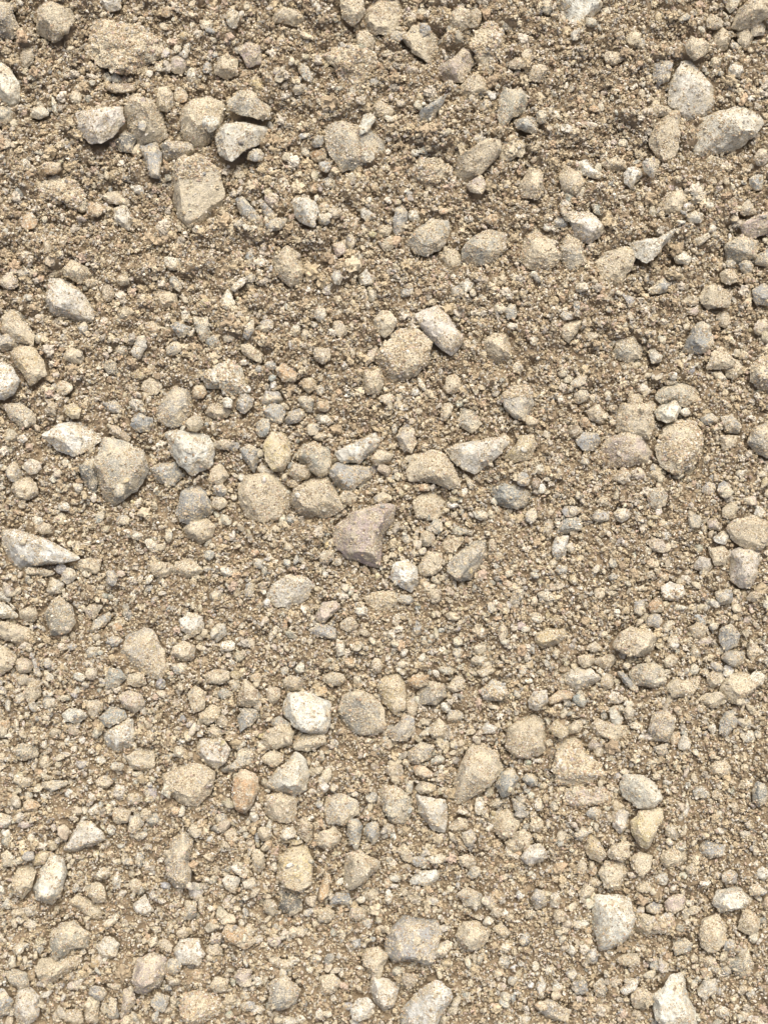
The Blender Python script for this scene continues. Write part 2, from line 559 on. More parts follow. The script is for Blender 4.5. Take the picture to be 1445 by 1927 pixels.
w P 830,855 870,800 940,785 970,830 940,900 890,915 840,895 | clean white-grey polygon stone beside the knobbly one
t P 830,1050 880,940 940,890 1040,900 1090,990 1080,1090 1020,1160 930,1185 860,1140 | big brownish rock with crusted right rim
m P 830,760 880,710 980,690 1060,710 1075,760 1030,810 960,830 940,790 850,810 | rough dusty ridge above the white polygon stone
w P 730,710 770,690 810,740 780,765 735,740 |
g P 980,510 1030,400 1060,365 1130,380 1145,480 1100,530 1010,530 | greenish-cream chunk with a squared-off top on the right
t P 1105,620 1140,530 1190,500 1260,580 1250,605 1170,620 | tan pyramid stone near the right edge
t E 1260,625,90,100,0
w P 1130,640 1190,630 1220,680 1180,690 |
w P 790,520 830,505 868,550 860,580 810,590 | thin white chip lying in open sand on the right
m P 605,520 630,450 720,440 770,500 750,560 680,580 630,560 |
w E 925,657,48,40,0
w E 910,690,66,30,0
t P 320,400 360,355 430,360 410,420 360,480 330,450 | smooth striped tan pebble right of centre
g P 365,700 410,655 465,655 450,700 390,725 |
o E 655,352,64,60,0
w E 697,330,44,40,0
w E 430,172,72,50,0
g P 650,215 720,230 715,280 690,290 |
g P 760,80 800,110 790,160 770,140 |
g P 790,190 870,130 930,150 900,200 810,215 |
t E 1230,118,96,90,0
g E 1240,45,60,50,0
t P 1070,240 1100,170 1180,160 1250,220 1230,280 1120,295 | brown-tan lump near the upper right edge
g P 1355,190 1420,150 1470,170 1470,280 1380,270 |
t E 1030,245,76,60,0
t E 1200,345,80,100,0
p E 1030,305,76,50,0
o E 1312,543,56,50,0
p E 1405,390,80,80,0
t P 1350,600 1400,560 1470,540 1480,760 1400,720 1350,680 | crusted tan rock cut by the right edge
m P 1330,1020 1370,940 1460,900 1480,1110 1400,1080 | white-flecked rock on the right edge
g P 1190,880 1250,870 1300,930 1290,970 1210,960 |
t P 1180,980 1280,980 1270,1040 1200,1070 |
o E 452,908,52,60,0
b P 355,930 400,915 440,960 400,1000 360,980 |
g P 400,1010 440,965 510,970 540,1010 490,1060 430,1060 | mottled grey pebble left of the rosy block
t P 455,850 520,810 570,880 530,915 480,900 |
t E 720,780,80,56,0
g E 790,815,90,60,30
t E 430,770,60,80,60
p E 500,780,60,50,0
t E 70,1040,130,150,0
t E 10,1020,60,90,0
m P 0,760 60,710 150,720 170,810 120,900 60,880 10,830 | rounded tan stone with white-crusted top
g E 115,1220,66,80,0
b E 180,1240,64,66,0
w E 200,1165,60,50,0
t E 655,1210,76,70,0
p E 740,1190,90,60,0
t E 830,1195,70,60,0
m E 840,1320,110,120,0
g E 375,1390,96,60,0
w P 235,1390 260,1370 280,1400 255,1425 |
w E 650,1415,80,80,0
g E 535,1420,90,60,0
g E 1205,1280,80,90,0
g E 1125,1270,80,60,0
w E 1290,1190,44,46,0
t E 1240,1390,90,100,0
w E 1400,1400,66,70,0
t E 550,1340,70,56,0
w E 170,465,44,50,0
g E 350,330,70,50,0
w E 405,310,40,50,0
g E 45,310,60,90,0
g E 1120,890,90,60,0
t E 480,440,70,50,0
g E 1330,60,80,70,0
T6
w P 5,190 20,110 80,108 200,140 260,165 340,210 445,262 350,285 230,300 80,318 30,260 | long pale spearhead slab pointing right
t E 210,335,160,40,5
t P 990,100 1040,60 1130,45 1165,90 1150,150 1090,185 1020,150 | smooth tan stone tucked below a grey one
m P 250,560 290,490 340,480 400,530 415,610 380,670 280,680 250,620 | rounded mossy-tan stone lower left of the spearhead
w P 250,440 280,365 350,400 330,450 270,460 |
w E 375,355,76,80,0
w P -50,400 20,430 60,480 50,500 -50,480 |
w P -50,500 20,500 100,570 90,590 0,585 -50,580 | pale flat chip on the left edge
t P -50,600 50,610 160,640 170,710 100,745 0,690 -50,680 |
t P -50,740 30,740 90,800 60,860 0,900 -50,900 |
m P 640,770 700,680 780,640 840,660 890,760 905,860 870,915 780,890 700,850 | ragged dusty slab shaped like a leaf
p P 455,540 490,510 560,520 510,600 470,580 |
g P 485,670 510,600 600,545 600,600 540,650 |
w P 980,600 1030,550 1100,580 1110,650 1040,695 990,660 | cream knob right of the ragged leaf slab
w P 1145,670 1180,620 1230,620 1228,680 1180,720 | smooth bright chip right of the cream knob
t P 945,740 1000,710 1060,740 1050,810 980,820 930,780 |
g P 465,770 490,740 545,750 520,800 480,810 |
t E 130,843,86,88,0
t E 125,922,80,60,0
t P 120,1000 160,930 215,930 220,1010 170,1055 |
g P 570,920 600,860 650,865 690,910 640,960 580,970 |
t E 742,928,100,76,10
p P 650,1010 700,985 770,1000 785,1060 730,1105 670,1070 | speckled rosy-tan round pebble at the lower left
t E 515,1078,94,106,0
w P 340,1110 380,1075 440,1085 480,1120 430,1158 360,1150 |
t P 1110,900 1160,865 1250,875 1250,920 1200,945 1130,940 | flattened buff oval pebble left of two grey ones
o E 1393,912,66,50,0
g P 1235,930 1300,915 1310,970 1270,985 |
b P 1285,1030 1330,920 1400,980 1405,1050 1350,1075 1290,1060 | purplish-grey triangular pebble in a grey pair
g P 1290,1130 1320,1080 1400,1080 1410,1130 1310,1205 | 
t P 1085,1110 1140,1060 1200,1080 1190,1130 1130,1170 1085,1150 |
t P 1020,1000 1060,950 1120,990 1110,1080 1050,1100 |
w P 555,1220 620,1180 725,1130 735,1220 720,1280 640,1330 570,1290 | pale angular shard pointing up to the right
g P 540,1130 600,1070 680,1090 690,1130 600,1180 560,1180 |
w P 1050,1300 1100,1250 1210,1235 1260,1300 1230,1370 1180,1410 1110,1390 1060,1340 | broad white stone with a curved lower edge
m P 1200,1410 1270,1370 1300,1300 1390,1290 1380,1380 1280,1430 1220,1430 | tan slab overlapped by a broad white stone
m P 60,1310 110,1270 200,1280 210,1340 120,1360 |
o E 816,1235,44,70,0
t E 975,1315,76,56,10
w P 1270,1290 1330,1240 1335,1280 1290,1310 |
t P 690,1340 760,1290 840,1310 840,1390 770,1425 700,1390 |
w E 1125,315,44,32,0
t E 1020,320,150,100,0
w E 830,190,66,90,150
w E 745,140,60,50,0
w E 1235,335,80,46,20
g E 1360,430,50,90,10
g E 1175,465,76,66,0
w E 715,380,50,40,0
w E 205,60,50,56,0
t E 490,300,130,90,0
t E 870,320,150,100,0
o E 30,1165,56,60,0
w E 90,1170,30,80,0
t E 160,570,100,80,0
g E 270,1050,80,70,0
w E 265,1000,60,36,0
g E 875,950,50,60,0
w E 270,910,50,50,0
g E 1220,1000,80,60,0
t E 1210,1150,60,70,0
t E 1170,1205,80,60,0
g E 610,370,60,90,0
y E 660,610,50,50,0
g E 620,710,80,60,0
w E 1240,740,90,60,0
g E 980,860,80,70,0
b E 240,100,90,60,0
g E 390,745,60,40,0
T7
p P 425,160 440,90 530,20 600,-5 700,-30 760,-20 750,60 700,130 685,220 675,305 600,290 500,260 450,210 | largest purple-tinged rock at the very centre
w P 735,340 755,290 830,268 885,320 890,400 850,445 790,420 740,380 | bright white jagged stone right of the purple rock
t P 1015,180 1050,140 1135,145 1125,190 1060,248 1025,220 | small tan heart leaning on a grey-tan stone
m P 1050,280 1130,210 1190,160 1250,160 1275,240 1230,310 1170,380 1100,380 1050,330 | grey-tan rock with a bright chipped edge
t E 935,155,90,90,30
t P 890,300 940,220 1010,240 1010,320 960,355 895,350 |
g P 925,90 960,80 1000,115 980,130 935,115 |
g P 1110,95 1190,115 1180,140 1130,130 |
g P 1195,20 1230,0 1265,40 1240,65 1200,50 |
w P 65,470 100,400 180,355 280,370 320,410 290,480 200,530 110,520 | pale lemon-shaped stone left of centre low
p P 330,570 370,500 440,490 465,530 420,570 370,612 335,600 | pinkish-white chip below the lemon-shaped stone
t P 580,470 650,440 750,440 775,500 720,545 640,550 | low tan hump half sunk in sand
g E 815,485,90,50,10
g P 290,650 360,620 435,640 435,700 340,690 |
w P 440,770 440,700 490,710 490,780 450,800 |
w E 580,550,70,50,0
t E 390,250,80,80,0
t E 453,278,50,56,0
o P 820,930 860,895 945,895 930,950 880,975 | small orange-pink chip above the lower centre
y P 665,960 710,895 790,895 815,950 818,1080 760,1110 700,1050 | ochre block with a pitted hollow in its face
w P 155,1060 190,1000 290,990 350,1030 410,1040 405,1170 380,1210 300,1215 220,1180 165,1120 | smooth cream rock on the lower centre left
m P 455,1090 490,1010 560,985 640,1010 700,1080 700,1190 640,1225 540,1220 470,1150 | round mottled rock between cream and ochre stones
g P 85,1150 130,1120 190,1160 200,1195 150,1205 100,1175 |
t P 40,1240 70,1190 150,1170 215,1210 190,1280 100,1300 50,1285 |
t P 210,1270 270,1220 370,1215 385,1265 300,1315 220,1300 |
t E 95,1350,120,90,0
m P 715,1210 780,1160 810,1105 860,1130 865,1200 820,1250 750,1250 | grey-white nugget below the pitted ochre block
g E 830,1150,80,80,0
m P 880,1000 940,930 1030,950 1040,1020 980,1060 900,1050 |
w P 1220,980 1290,920 1350,940 1380,1000 1330,1040 1250,1030 | crusted grey-white nugget at the lower right centre
t E 1095,950,80,90,60
m P 830,1320 900,1260 970,1280 960,1350 880,1385 840,1370 | 
t P 940,1190 1000,1130 1050,1190 1030,1240 960,1240 |
w P 1215,1190 1260,1155 1315,1180 1300,1215 1240,1215 |
g E 1100,775,60,66,0
w P 1170,820 1200,785 1260,800 1250,850 1190,840 |
t P 1200,880 1280,840 1300,880 1240,910 |
g E 880,640,60,80,0
t E 770,595,50,66,0
w E 100,670,40,90,20
w E 135,690,40,50,0
t E 210,940,110,90,0
t E 430,920,120,70,0
w E 805,835,60,44,0
t E 660,845,60,80,0
w E 1035,1070,60,50,30
g E 1090,1120,90,70,0
t E 720,1215,50,40,0
t E 850,1070,60,110,0
o E 520,830,60,60,0
g E 1345,665,50,90,0
w E 745,675,50,56,0
t E 510,620,90,80,0
w E 1040,870,90,50,0
o E 910,395,36,50,0
t E 1290,190,50,66,0
b E 100,1010,80,100,0
w E 20,290,60,60,0
g E 15,1040,50,110,0
g E 190,50,50,60,0
w E 160,870,50,50,0
w E 990,1360,80,50,160
t E 330,1420,80,60,0
g E 710,1250,40,40,0
T8
t P 605,750 630,670 700,635 790,650 840,700 830,760 760,795 680,795 | rounded tan egg-shaped stone alone on the right slope
m P 690,880 740,840 820,825 880,870 880,940 820,960 730,945 700,920 | speckled grey-gold stone below the tan egg
g P 620,880 650,880 700,920 745,980 720,995 660,940 | slim slate-grey splinter below the tan egg
w P 500,850 530,855 565,900 550,915 520,885 |
y P 180,680 240,640 340,645 355,690 300,730 220,750 185,720 | yellowish oval stone right of lower centre
w P 310,890 370,860 470,860 525,910 480,960 400,1000 340,940 | pale pink lozenge stone in the lower right
o P 245,1030 310,980 390,990 370,1030 260,1060 |
w P 140,1040 170,990 240,980 245,1040 190,1090 150,1080 | small grey-white cube below the pink lozenge
t P 20,1290 30,1190 100,1140 180,1110 230,1150 240,1310 180,1340 80,1340 | buff faceted rock with a straight right side
y P 255,1190 290,1140 350,1180 360,1220 320,1240 270,1220 | almond-shaped ochre pebble by the buff rock
t P 290,1330 320,1250 390,1220 430,1240 460,1320 530,1380 530,1440 480,1500 400,1510 300,1480 270,1400 | pyramid-like rock covered in white crumbs
w P 575,1090 610,1065 660,1130 640,1180 610,1190 590,1140 | jagged white tooth-like chip
p P 465,1280 490,1245 550,1280 510,1305 475,1300 | tiny purple-pink triangular chip
t P 480,1180 520,1130 600,1170 670,1170 670,1230 610,1255 510,1230 |
m P 795,1200 820,1110 890,1095 935,1130 930,1200 900,1260 830,1250 | grey stone with a white lower face
o E 937,1240,56,80,20
g P 820,1290 900,1265 910,1330 860,1350 |
t P 890,960 930,900 1000,930 1070,900 1060,960 1010,1020 920,1020 |
t P 1180,970 1240,890 1330,880 1400,940 1330,1020 1260,1055 1210,1020 | large plain tan stone on the lower right
t P 1330,790 1345,700 1410,755 1360,820 |
w P 1245,380 1240,230 1290,200 1400,230 1400,340 1350,430 1290,420 | brilliant white rock below the right-edge rock
t P 1210,100 1250,60 1350,30 1460,60 1460,170 1400,215 1320,210 1240,150 | pale tan rock on the right edge halfway
p P 1110,60 1150,40 1200,80 1180,110 1110,100 |
w P 1145,150 1200,110 1240,135 1210,185 1160,180 |
w P 1045,290 1070,250 1130,265 1145,310 1110,340 1050,320 | small cream cube left of the brilliant white rock
t P 1120,210 1200,190 1230,240 1210,300 1150,300 |
w P 270,200 290,150 360,140 350,240 300,270 275,240 | rough white chunk in open sand right of centre
g P 290,90 330,50 400,35 430,70 420,110 350,130 300,125 | grey-green oblong stone above the rough white chunk
g E 370,5,96,50,10
w P 860,420 910,390 980,410 990,450 950,490 880,480 | round crusted pinkish pebble near the right side
o P 790,520 830,470 880,520 880,550 810,555 | small apricot triangle pebble
g P 720,500 770,485 780,540 750,575 720,560 |
w P 910,520 950,510 1015,530 990,545 930,540 |
g P 1040,570 1110,570 1110,620 1060,630 |
t P 1010,640 1060,610 1110,640 1100,690 1040,700 |
g P 1180,720 1180,650 1240,620 1290,680 1270,740 1210,765 | tan and grey nugget right of the rounded egg
m P 1190,810 1230,760 1310,770 1310,830 1250,855 |
t E 455,818,84,80,0
t E 500,745,80,60,0
t E 560,820,110,80,0
g E 380,742,46,40,0
w E 185,585,70,60,0
t E 915,820,66,80,60
p E 1100,715,90,46,160
g E 1045,770,50,80,0
w E 925,715,70,76,0
g E 1100,880,50,40,0
g E 1165,855,80,46,30
t E 1155,920,90,90,0
g E 820,600,90,80,0
w E 900,630,76,40,130
w E 620,1020,80,66,0
w E 690,1055,50,36,10
t E 690,1100,60,76,0
w E 730,1170,70,40,0
w E 990,1270,90,80,130
w E 1335,1230,80,70,20
w E 240,465,100,50,20
w E 1150,510,66,36,30
t E 800,350,60,34,0
p E 840,190,100,80,30
w E 890,140,60,50,0
p E 1400,20,60,60,0
t E 250,90,50,100,0
w E 130,790,40,66,0
w E 110,875,46,60,0
t E 80,470,60,90,30
g E 1230,1160,90,150,20
t E 1140,1030,130,80,0
g E 320,325,70,50,0
g E 1210,470,100,90,0
g E 440,1150,60,40,0
t E 570,930,80,90,0
t E 1370,470,80,60,0
t E 400,1180,60,90,60
g E 10,650,40,80,0
w E 1380,920,80,110,60
T9
w P 340,500 380,430 440,340 500,345 570,400 575,440 500,480 400,520 | grey-white fin-shaped stone at lower left
w P 175,710 220,620 270,520 340,550 360,640 330,740 280,795 200,760 | upright oval white stone with grey heart
t P 70,680 90,590 150,570 190,620 180,700 130,760 80,740 | tan oblong stone left of the upright oval
y P 170,550 220,500 270,510 240,580 190,580 |
m P 270,1050 280,950 330,900 400,890 480,960 470,1040 390,1050 300,1095 | dark speckled stone with a concave lower edge
t P 195,1150 220,1090 310,1090 440,1070 440,1120 350,1180 240,1250 | striated tan slab below the dark speckled stone
t P 380,780 420,740 480,770 560,830 540,885 490,875 430,830 | mottled stone leaning down to the right
p P 725,1180 750,1100 830,1060 900,1090 900,1170 860,1250 780,1295 735,1270 | rose-veined oval stone in the bottom left
w P 940,1050 990,985 1080,980 1118,1060 1080,1125 990,1125 | white hexagonal stone near the bottom left
p P 1270,1190 1310,1140 1370,1150 1365,1230 1310,1240 | pale pebble with a salmon patch
w P 75,1350 100,1260 150,1240 215,1310 210,1400 150,1460 90,1430 | white pear-shaped stone at the bottom left corner
g P -40,1250 30,1260 70,1320 50,1390 0,1415 -40,1400 |
m P 20,1180 70,1150 150,1170 160,1230 110,1260 50,1230 |
w P 5,530 40,495 80,540 70,590 20,595 |
w P 5,810 40,755 70,790 50,825 |
w P 65,1040 90,1000 160,1010 120,1060 90,1080 |
g P 185,1020 220,990 240,1030 220,1070 |
t P 870,100 940,60 1030,30 1110,40 1170,80 1150,190 1070,260 970,240 930,200 890,170 | large buff rock under a white stone, lower left
w P 880,190 890,140 930,120 950,160 920,215 | blue-white chip resting on the buff rock
g E 970,105,50,60,0
o P 1265,220 1275,120 1310,60 1390,80 1410,160 1370,260 1330,300 1280,270 | tall warm-brown oval stone in the lower left
g P 230,130 290,120 370,125 360,150 280,180 235,165 |
w P 620,200 630,145 680,150 680,200 650,240 |
w P 475,290 520,245 550,265 545,300 500,310 |
o E 175,258,100,66,0
w E 605,390,50,60,0
m P 695,390 710,320 760,300 780,350 740,415 |
t E 795,305,50,70,0
m P 900,560 920,450 1000,410 1050,450 1020,560 1040,610 1030,700 950,700 910,640 | ragged grey-tan column stone
w E 1065,725,80,90,0 | pale oval pebble right of the ragged column
m P 1000,850 1010,770 1070,780 1070,850 1040,885 1010,880 |
t E 1095,800,34,100,0
t P 900,950 920,880 985,855 950,920 920,960 | small orange sliver in the bottom left
w P 720,800 790,740 840,830 790,860 740,840 | creamy star-shaped chip at the lower left
t E 735,690,66,70,0
w E 565,625,80,56,0
w E 635,665,50,80,0
w P 1210,660 1240,630 1310,650 1280,740 1230,710 |
w P 1255,590 1290,580 1350,630 1330,655 1280,620 |
p E 1240,790,66,62,0
o P 1210,950 1240,900 1330,930 1390,1000 1330,1035 1230,1000 |
w E 1360,935,60,66,0
p E 1185,980,60,80,60
t E 1000,950,70,66,0
t E 1165,1040,90,70,0
w E 1245,880,90,60,0
g E 945,1130,80,90,0
o E 1070,1180,70,70,0
t P 1140,1240 1170,1190 1250,1200 1230,1270 1170,1275 |
t P 980,1350 1000,1280 1100,1270 1190,1310 1190,1400 1100,1440 1020,1430 | crusted cream rock on the bottom edge left
g P 820,1330 860,1270 920,1300 900,1370 850,1375 |
p P 655,1380 670,1260 720,1250 740,1330 690,1395 |
t P 460,1400 480,1290 540,1310 530,1440 470,1440 |
m P 585,1390 600,1300 635,1310 645,1410 600,1415 |
g E 568,1358,40,80,0
t P 345,1440 360,1370 440,1370 460,1440 |
g E 530,1280,90,80,0
t E 630,1240,60,30,0
g E 1350,1350,80,60,0
w E 1400,1370,80,50,0
w E 1330,1290,50,50,0
w E 590,1030,110,110,0
t E 530,730,90,110,0
w P 560,900 620,850 650,830 640,890 580,930 |
w P 800,990 850,960 860,1010 820,1030 |
t P 860,1000 900,980 940,1020 930,1060 880,1040 |
w E 170,905,66,50,0
t E 570,130,90,70,0
t E 730,220,90,70,0
w E 1380,320,50,60,0
g E 1200,330,70,60,0
t E 1255,420,70,70,0
g E 640,45,70,50,0
g E 760,550,50,80,0
t E 665,310,100,90,0
w E 20,340,80,90,0
w E 105,320,50,60,30
t E 100,840,80,60,0
g E 160,830,70,70,0
w E 665,735,60,34,150
g E 840,740,60,50,0
t E 130,130,90,60,0
T10
w P 45,150 100,80 170,20 220,-35 275,10 290,90 270,170 210,210 130,190 60,170 | white wedge with grey face in the lower middle
t P 55,280 60,200 140,190 220,220 225,300 190,345 90,340 | tan cube tucked under the white wedge
t P 1075,210 1085,110 1120,20 1180,-70 1240,-75 1320,-20 1345,60 1290,130 1200,200 1110,245 | big pinkish-tan tilted rock with pale ridge
g P 1310,150 1340,80 1390,50 1430,110 1400,190 1340,215 | blue-grey oval beside the pinkish-tan rock
m P 680,200 700,150 760,155 850,210 865,290 820,360 750,345 700,280 | speckled tan oval below the lower centre
m P 375,290 390,210 480,190 560,230 560,300 490,360 400,350 |
w P 875,200 950,215 1030,230 1050,310 1030,400 970,400 930,350 890,300 | white cleft stone with chipped right side
g P 500,390 510,340 560,325 585,380 560,490 540,490 510,440 |
g E 640,405,90,110,0
b P 225,350 270,310 320,360 310,420 280,465 240,420 |
t E 400,440,140,120,0
y P 120,640 130,540 200,480 280,485 315,560 300,680 240,720 160,690 | golden buff rounded rock near the bottom middle
t P 480,620 500,520 560,500 680,560 670,600 600,660 530,715 490,690 | buff triangular rock with rounded corners
o P 345,760 360,670 395,620 415,660 400,740 365,780 | salmon pink upright splinter
d P 125,800 150,740 210,730 250,780 255,825 190,860 140,830 | dark-topped small grey stone with pale base
g P 410,790 440,730 510,740 530,795 440,795 | grey flake stone by the salmon splinter
w P 840,670 870,630 980,600 1000,650 950,690 860,690 | white capsule-shaped pebble lying in sand
w E 760,650,66,50,0
g P 710,1010 740,940 800,860 900,860 990,880 1005,960 960,1110 850,1110 750,1120 715,1060 | blue-purple grey square rock near the bottom
w P 970,1080 970,1040 1040,990 1080,1010 1020,1085 |
t P 580,1090 600,1040 670,1020 720,1080 690,1150 680,1220 640,1190 590,1130 | tan kite-shaped stone left of the blue-purple square
w P 625,1270 640,1190 720,1200 790,1250 740,1370 700,1385 650,1330 | cream wedge stone below the kite-shaped one
w P 520,1370 560,1310 610,1305 655,1350 620,1410 560,1430 525,1410 | white rounded stone at the bottom centre
w P 790,1400 850,1320 920,1240 980,1190 1060,1250 1070,1300 1010,1400 960,1500 800,1500 | long pinkish-cream log-like rock at the bottom
t P 1095,970 1130,890 1210,890 1280,930 1250,1010 1160,1065 1110,1030 |
m P 1100,740 1150,700 1230,740 1250,800 1200,840 1140,800 |
t P 1280,350 1310,290 1370,275 1440,340 1400,420 1340,440 | round ochre-dusted stone in the lower right centre
t P 1050,370 1110,320 1160,340 1150,390 1080,400 |
g E 1165,430,80,90,0
t E 1150,560,100,80,0
g E 1190,620,70,60,150
w E 1220,260,50,90,0
d E 1310,245,66,50,0
w P 345,150 370,110 410,160 380,190 | 
t E 760,70,100,80,0
o E 910,75,100,60,20
t E 930,160,100,70,0
t E 330,60,80,60,0
w E 310,180,40,36,0
w E 545,195,40,30,0
t P 770,500 810,460 850,510 860,570 810,560 |
g E 890,560,80,56,0
w E 990,550,90,60,0
t E 620,740,90,70,0
w E 725,750,40,90,0
w E 970,775,64,44,0
w E 1050,725,80,26,150
t P 1240,770 1300,740 1300,820 1255,820 |
t E 1310,840,60,56,0
t E 560,850,90,80,0
t E 385,855,80,100,60
w E 205,950,50,70,0
w E 250,940,70,60,0
w E 210,1100,60,56,0
m P 75,1330 90,1220 170,1180 240,1260 220,1340 130,1370 | rounded grey-tan stone in the bottom middle left
t P 345,1270 350,1190 430,1170 470,1220 420,1280 380,1300 |
w E 25,1385,60,60,0
w E 245,1420,54,44,0
t P 1290,920 1340,890 1390,950 1350,985 |
g E 1355,1105,66,70,0
o E 1320,1170,70,46,0
p E 1340,1240,46,40,0
w E 20,1215,50,50,0
g E 330,1090,60,50,0
g E 550,1010,60,60,0
w E 180,1430,90,50,0
t E 140,1120,140,60,20
w E 180,410,90,66,160
t E 50,410,80,80,0
w E 105,590,36,50,0
t E 840,1210,90,90,0
g E 610,895,60,50,0
t E 730,385,60,60,0
w E 1380,510,50,50,30
y E 225,455,70,36,0
t E 80,810,70,90,0
g E 1360,1300,60,60,0
w E 350,1390,44,60,0
t E 1410,470,90,80,0
t E 15,560,70,150,0
T11
w P 640,150 660,90 760,90 830,140 865,220 820,270 740,265 660,210 | smooth cream rock in the lower right
y P 695,340 740,285 860,270 870,320 840,380 790,490 740,470 700,400 | ochre lump directly below the smooth cream rock
w P 600,370 600,290 650,250 690,300 680,370 640,410 |
t P 40,460 60,410 110,385 160,420 150,480 90,510 50,500 | light ochre oval pebble in the lower right
w P 100,540 140,480 200,465 245,510 220,560 150,585 | round knobby white pebble
y P 445,490 480,410 520,440 565,520 530,565 480,545 | upright ochre brick-shaped pebble
g P 380,420 430,370 475,400 430,455 | 
t P 565,520 600,470 680,450 690,530 650,560 580,540 |
t P 520,620 560,560 660,560 690,620 640,720 560,700 |
t P 695,550 740,510 815,530 800,590 760,650 710,600 |
w E 867,650,76,76,0 | small round white pebble on the lower right
w P 490,870 500,750 600,740 690,750 710,870 700,960 640,1030 530,1040 500,950 | large barrel-shaped rock with white right face
g P 780,810 820,780 870,800 850,860 790,840 |
t P 715,920 730,840 840,860 910,830 930,880 890,940 780,975 740,950 | crumbly flat stone carrying a little grey chip
w P 1145,790 1170,720 1290,700 1365,760 1360,790 1290,820 1190,840 | white half-moon stone on the lower right edge
t P 1070,960 1090,880 1170,850 1220,920 1210,1000 1140,1055 1080,1020 | rounded khaki rock below the half-moon stone
m P 1215,1090 1290,1080 1330,1040 1365,1110 1350,1190 1290,1195 1220,1140 |
w P 810,1290 860,1250 910,1180 980,1180 1000,1260 1050,1380 1060,1480 900,1480 830,1400 | tall bright white rock at the bottom right
w P 1060,1270 1090,1210 1160,1200 1170,1260 1100,1325 |
t P 580,1220 610,1185 650,1210 610,1255 |
w P 640,1260 700,1200 740,1215 730,1260 670,1290 |
m P 490,1230 540,1190 570,1260 560,1320 510,1290 |
w P 185,1230 210,1180 235,1230 220,1310 190,1290 | thin white upright splinter at the bottom
w E 298,1247,66,46,150
m P 180,1350 250,1310 370,1370 350,1430 230,1410 | buff and white slab on the bottom edge right
w E 125,1420,60,50,0
w P 950,335 980,290 1000,230 1015,270 1010,310 970,345 | curved white sliver in the lower right
g P 1075,490 1110,450 1200,470 1200,520 1130,545 1080,520 | blue-grey gritty pebble on the lower right
t E 1030,608,66,70,0
g E 1240,645,96,76,0
t E 770,700,80,60,0
w E 1415,630,60,70,0
w P 345,1050 370,1010 410,1045 380,1080 |
w E 425,905,90,50,0
o E 465,935,36,40,0
t E 500,675,66,46,0
t P 410,730 450,680 500,710 480,750 430,765 |
w E 285,770,56,84,0
g P 150,760 180,710 240,730 240,800 180,825 |
t E 310,860,70,66,0
t E 150,850,60,50,0
g P 90,990 120,940 160,960 150,1010 110,1020 |
g E 20,1105,50,80,0
g E 500,300,80,60,0
p P 340,240 350,170 430,150 480,190 540,150 600,190 560,240 420,280 | crusted pink-tan heap left of the cream rock
w E 435,228,46,44,0
g E 90,260,100,60,50
g E 155,120,90,66,30
t E 185,360,70,90,0
w E 315,455,46,56,0
w E 950,1000,50,66,0
g E 850,1130,110,80,0
t E 1125,1105,66,60,0
o E 1100,1160,50,40,0
g E 1215,1160,66,60,0
g E 1150,1140,60,60,0
g P 345,1170 390,1140 410,1180 380,1215 |
w E 180,1130,40,50,0
w E 260,1150,60,40,0
p E 940,790,90,110,60
w E 995,850,40,70,0
t E 1340,890,120,130,0
w E 1370,970,60,70,0
g E 1240,1020,60,70,60
w E 1180,395,56,36,0
g E 1080,180,90,60,0
t E 1165,200,56,56,0
g E 1400,190,80,140,0
g E 835,100,50,46,0
g E 920,400,60,90,150
w E 970,480,60,50,0
t E 930,540,160,100,0
o E 490,610,50,56,0
t E 1190,60,120,90,0
w E 1350,1280,44,50,0
w E 1190,1380,80,60,0
t E 1380,720,76,66,0
t E 760,1310,130,110,30
g E 420,1240,80,90,0
g E 490,1080,80,90,0
t E 40,870,50,40,0
o E 1440,790,50,70,0
t E 690,1100,130,70,0
g E 980,1030,110,90,0
t E 430,600,60,90,0
"""
# ------------------------------------------------------------ read the catalogue
TILES = [(x, y) for y in (0, 480, 960, 1427) for x in (0, 480, 945)]
items = []
tile = None
for line in CATALOGUE.strip().splitlines():
    line = line.strip()
    if not line:
        continue
    if line[0] == 'T' and line[1:].isdigit():
        tile = TILES[int(line[1:])]
        continue
    data, _, phrase = line.partition('|')
    tok = data.split()
    code, kind, rest = tok[0], tok[1], tok[2:]
    if kind == 'P':
        q = np.array([[float(a) for a in s.split(',')] for s in rest])
        E = None
    else:
        cx, cy, w, h, rot = [float(a) for a in rest[0].split(',')]
        a = np.linspace(0, 2 * np.pi, 7, endpoint=False) + rng.uniform(0, 6) + rng.uniform(-0.2, 0.2, 7)
        rr = 1.04 + rng.uniform(-0.14, 0.16, 7)
        x = np.cos(a) * w / 2 * rr; y = np.sin(a) * h / 2 * rr
        r = math.radians(rot)
        q = np.stack([cx + x * math.cos(r) - y * math.sin(r), cy + x * math.sin(r) + y * math.cos(r)], -1)
    q = q / 2.89 + np.array(tile)
    x, y = q[:, 0], q[:, 1]
    area = 0.5 * abs(np.dot(x, np.roll(y, -1)) - np.dot(y, np.roll(x, -1)))
    items.append(dict(q=q, code=code[0], clod=code.endswith('C'), phrase=phrase.strip(), area=area,
                      c=q.mean(0), ext=np.ptp(q, 0)))
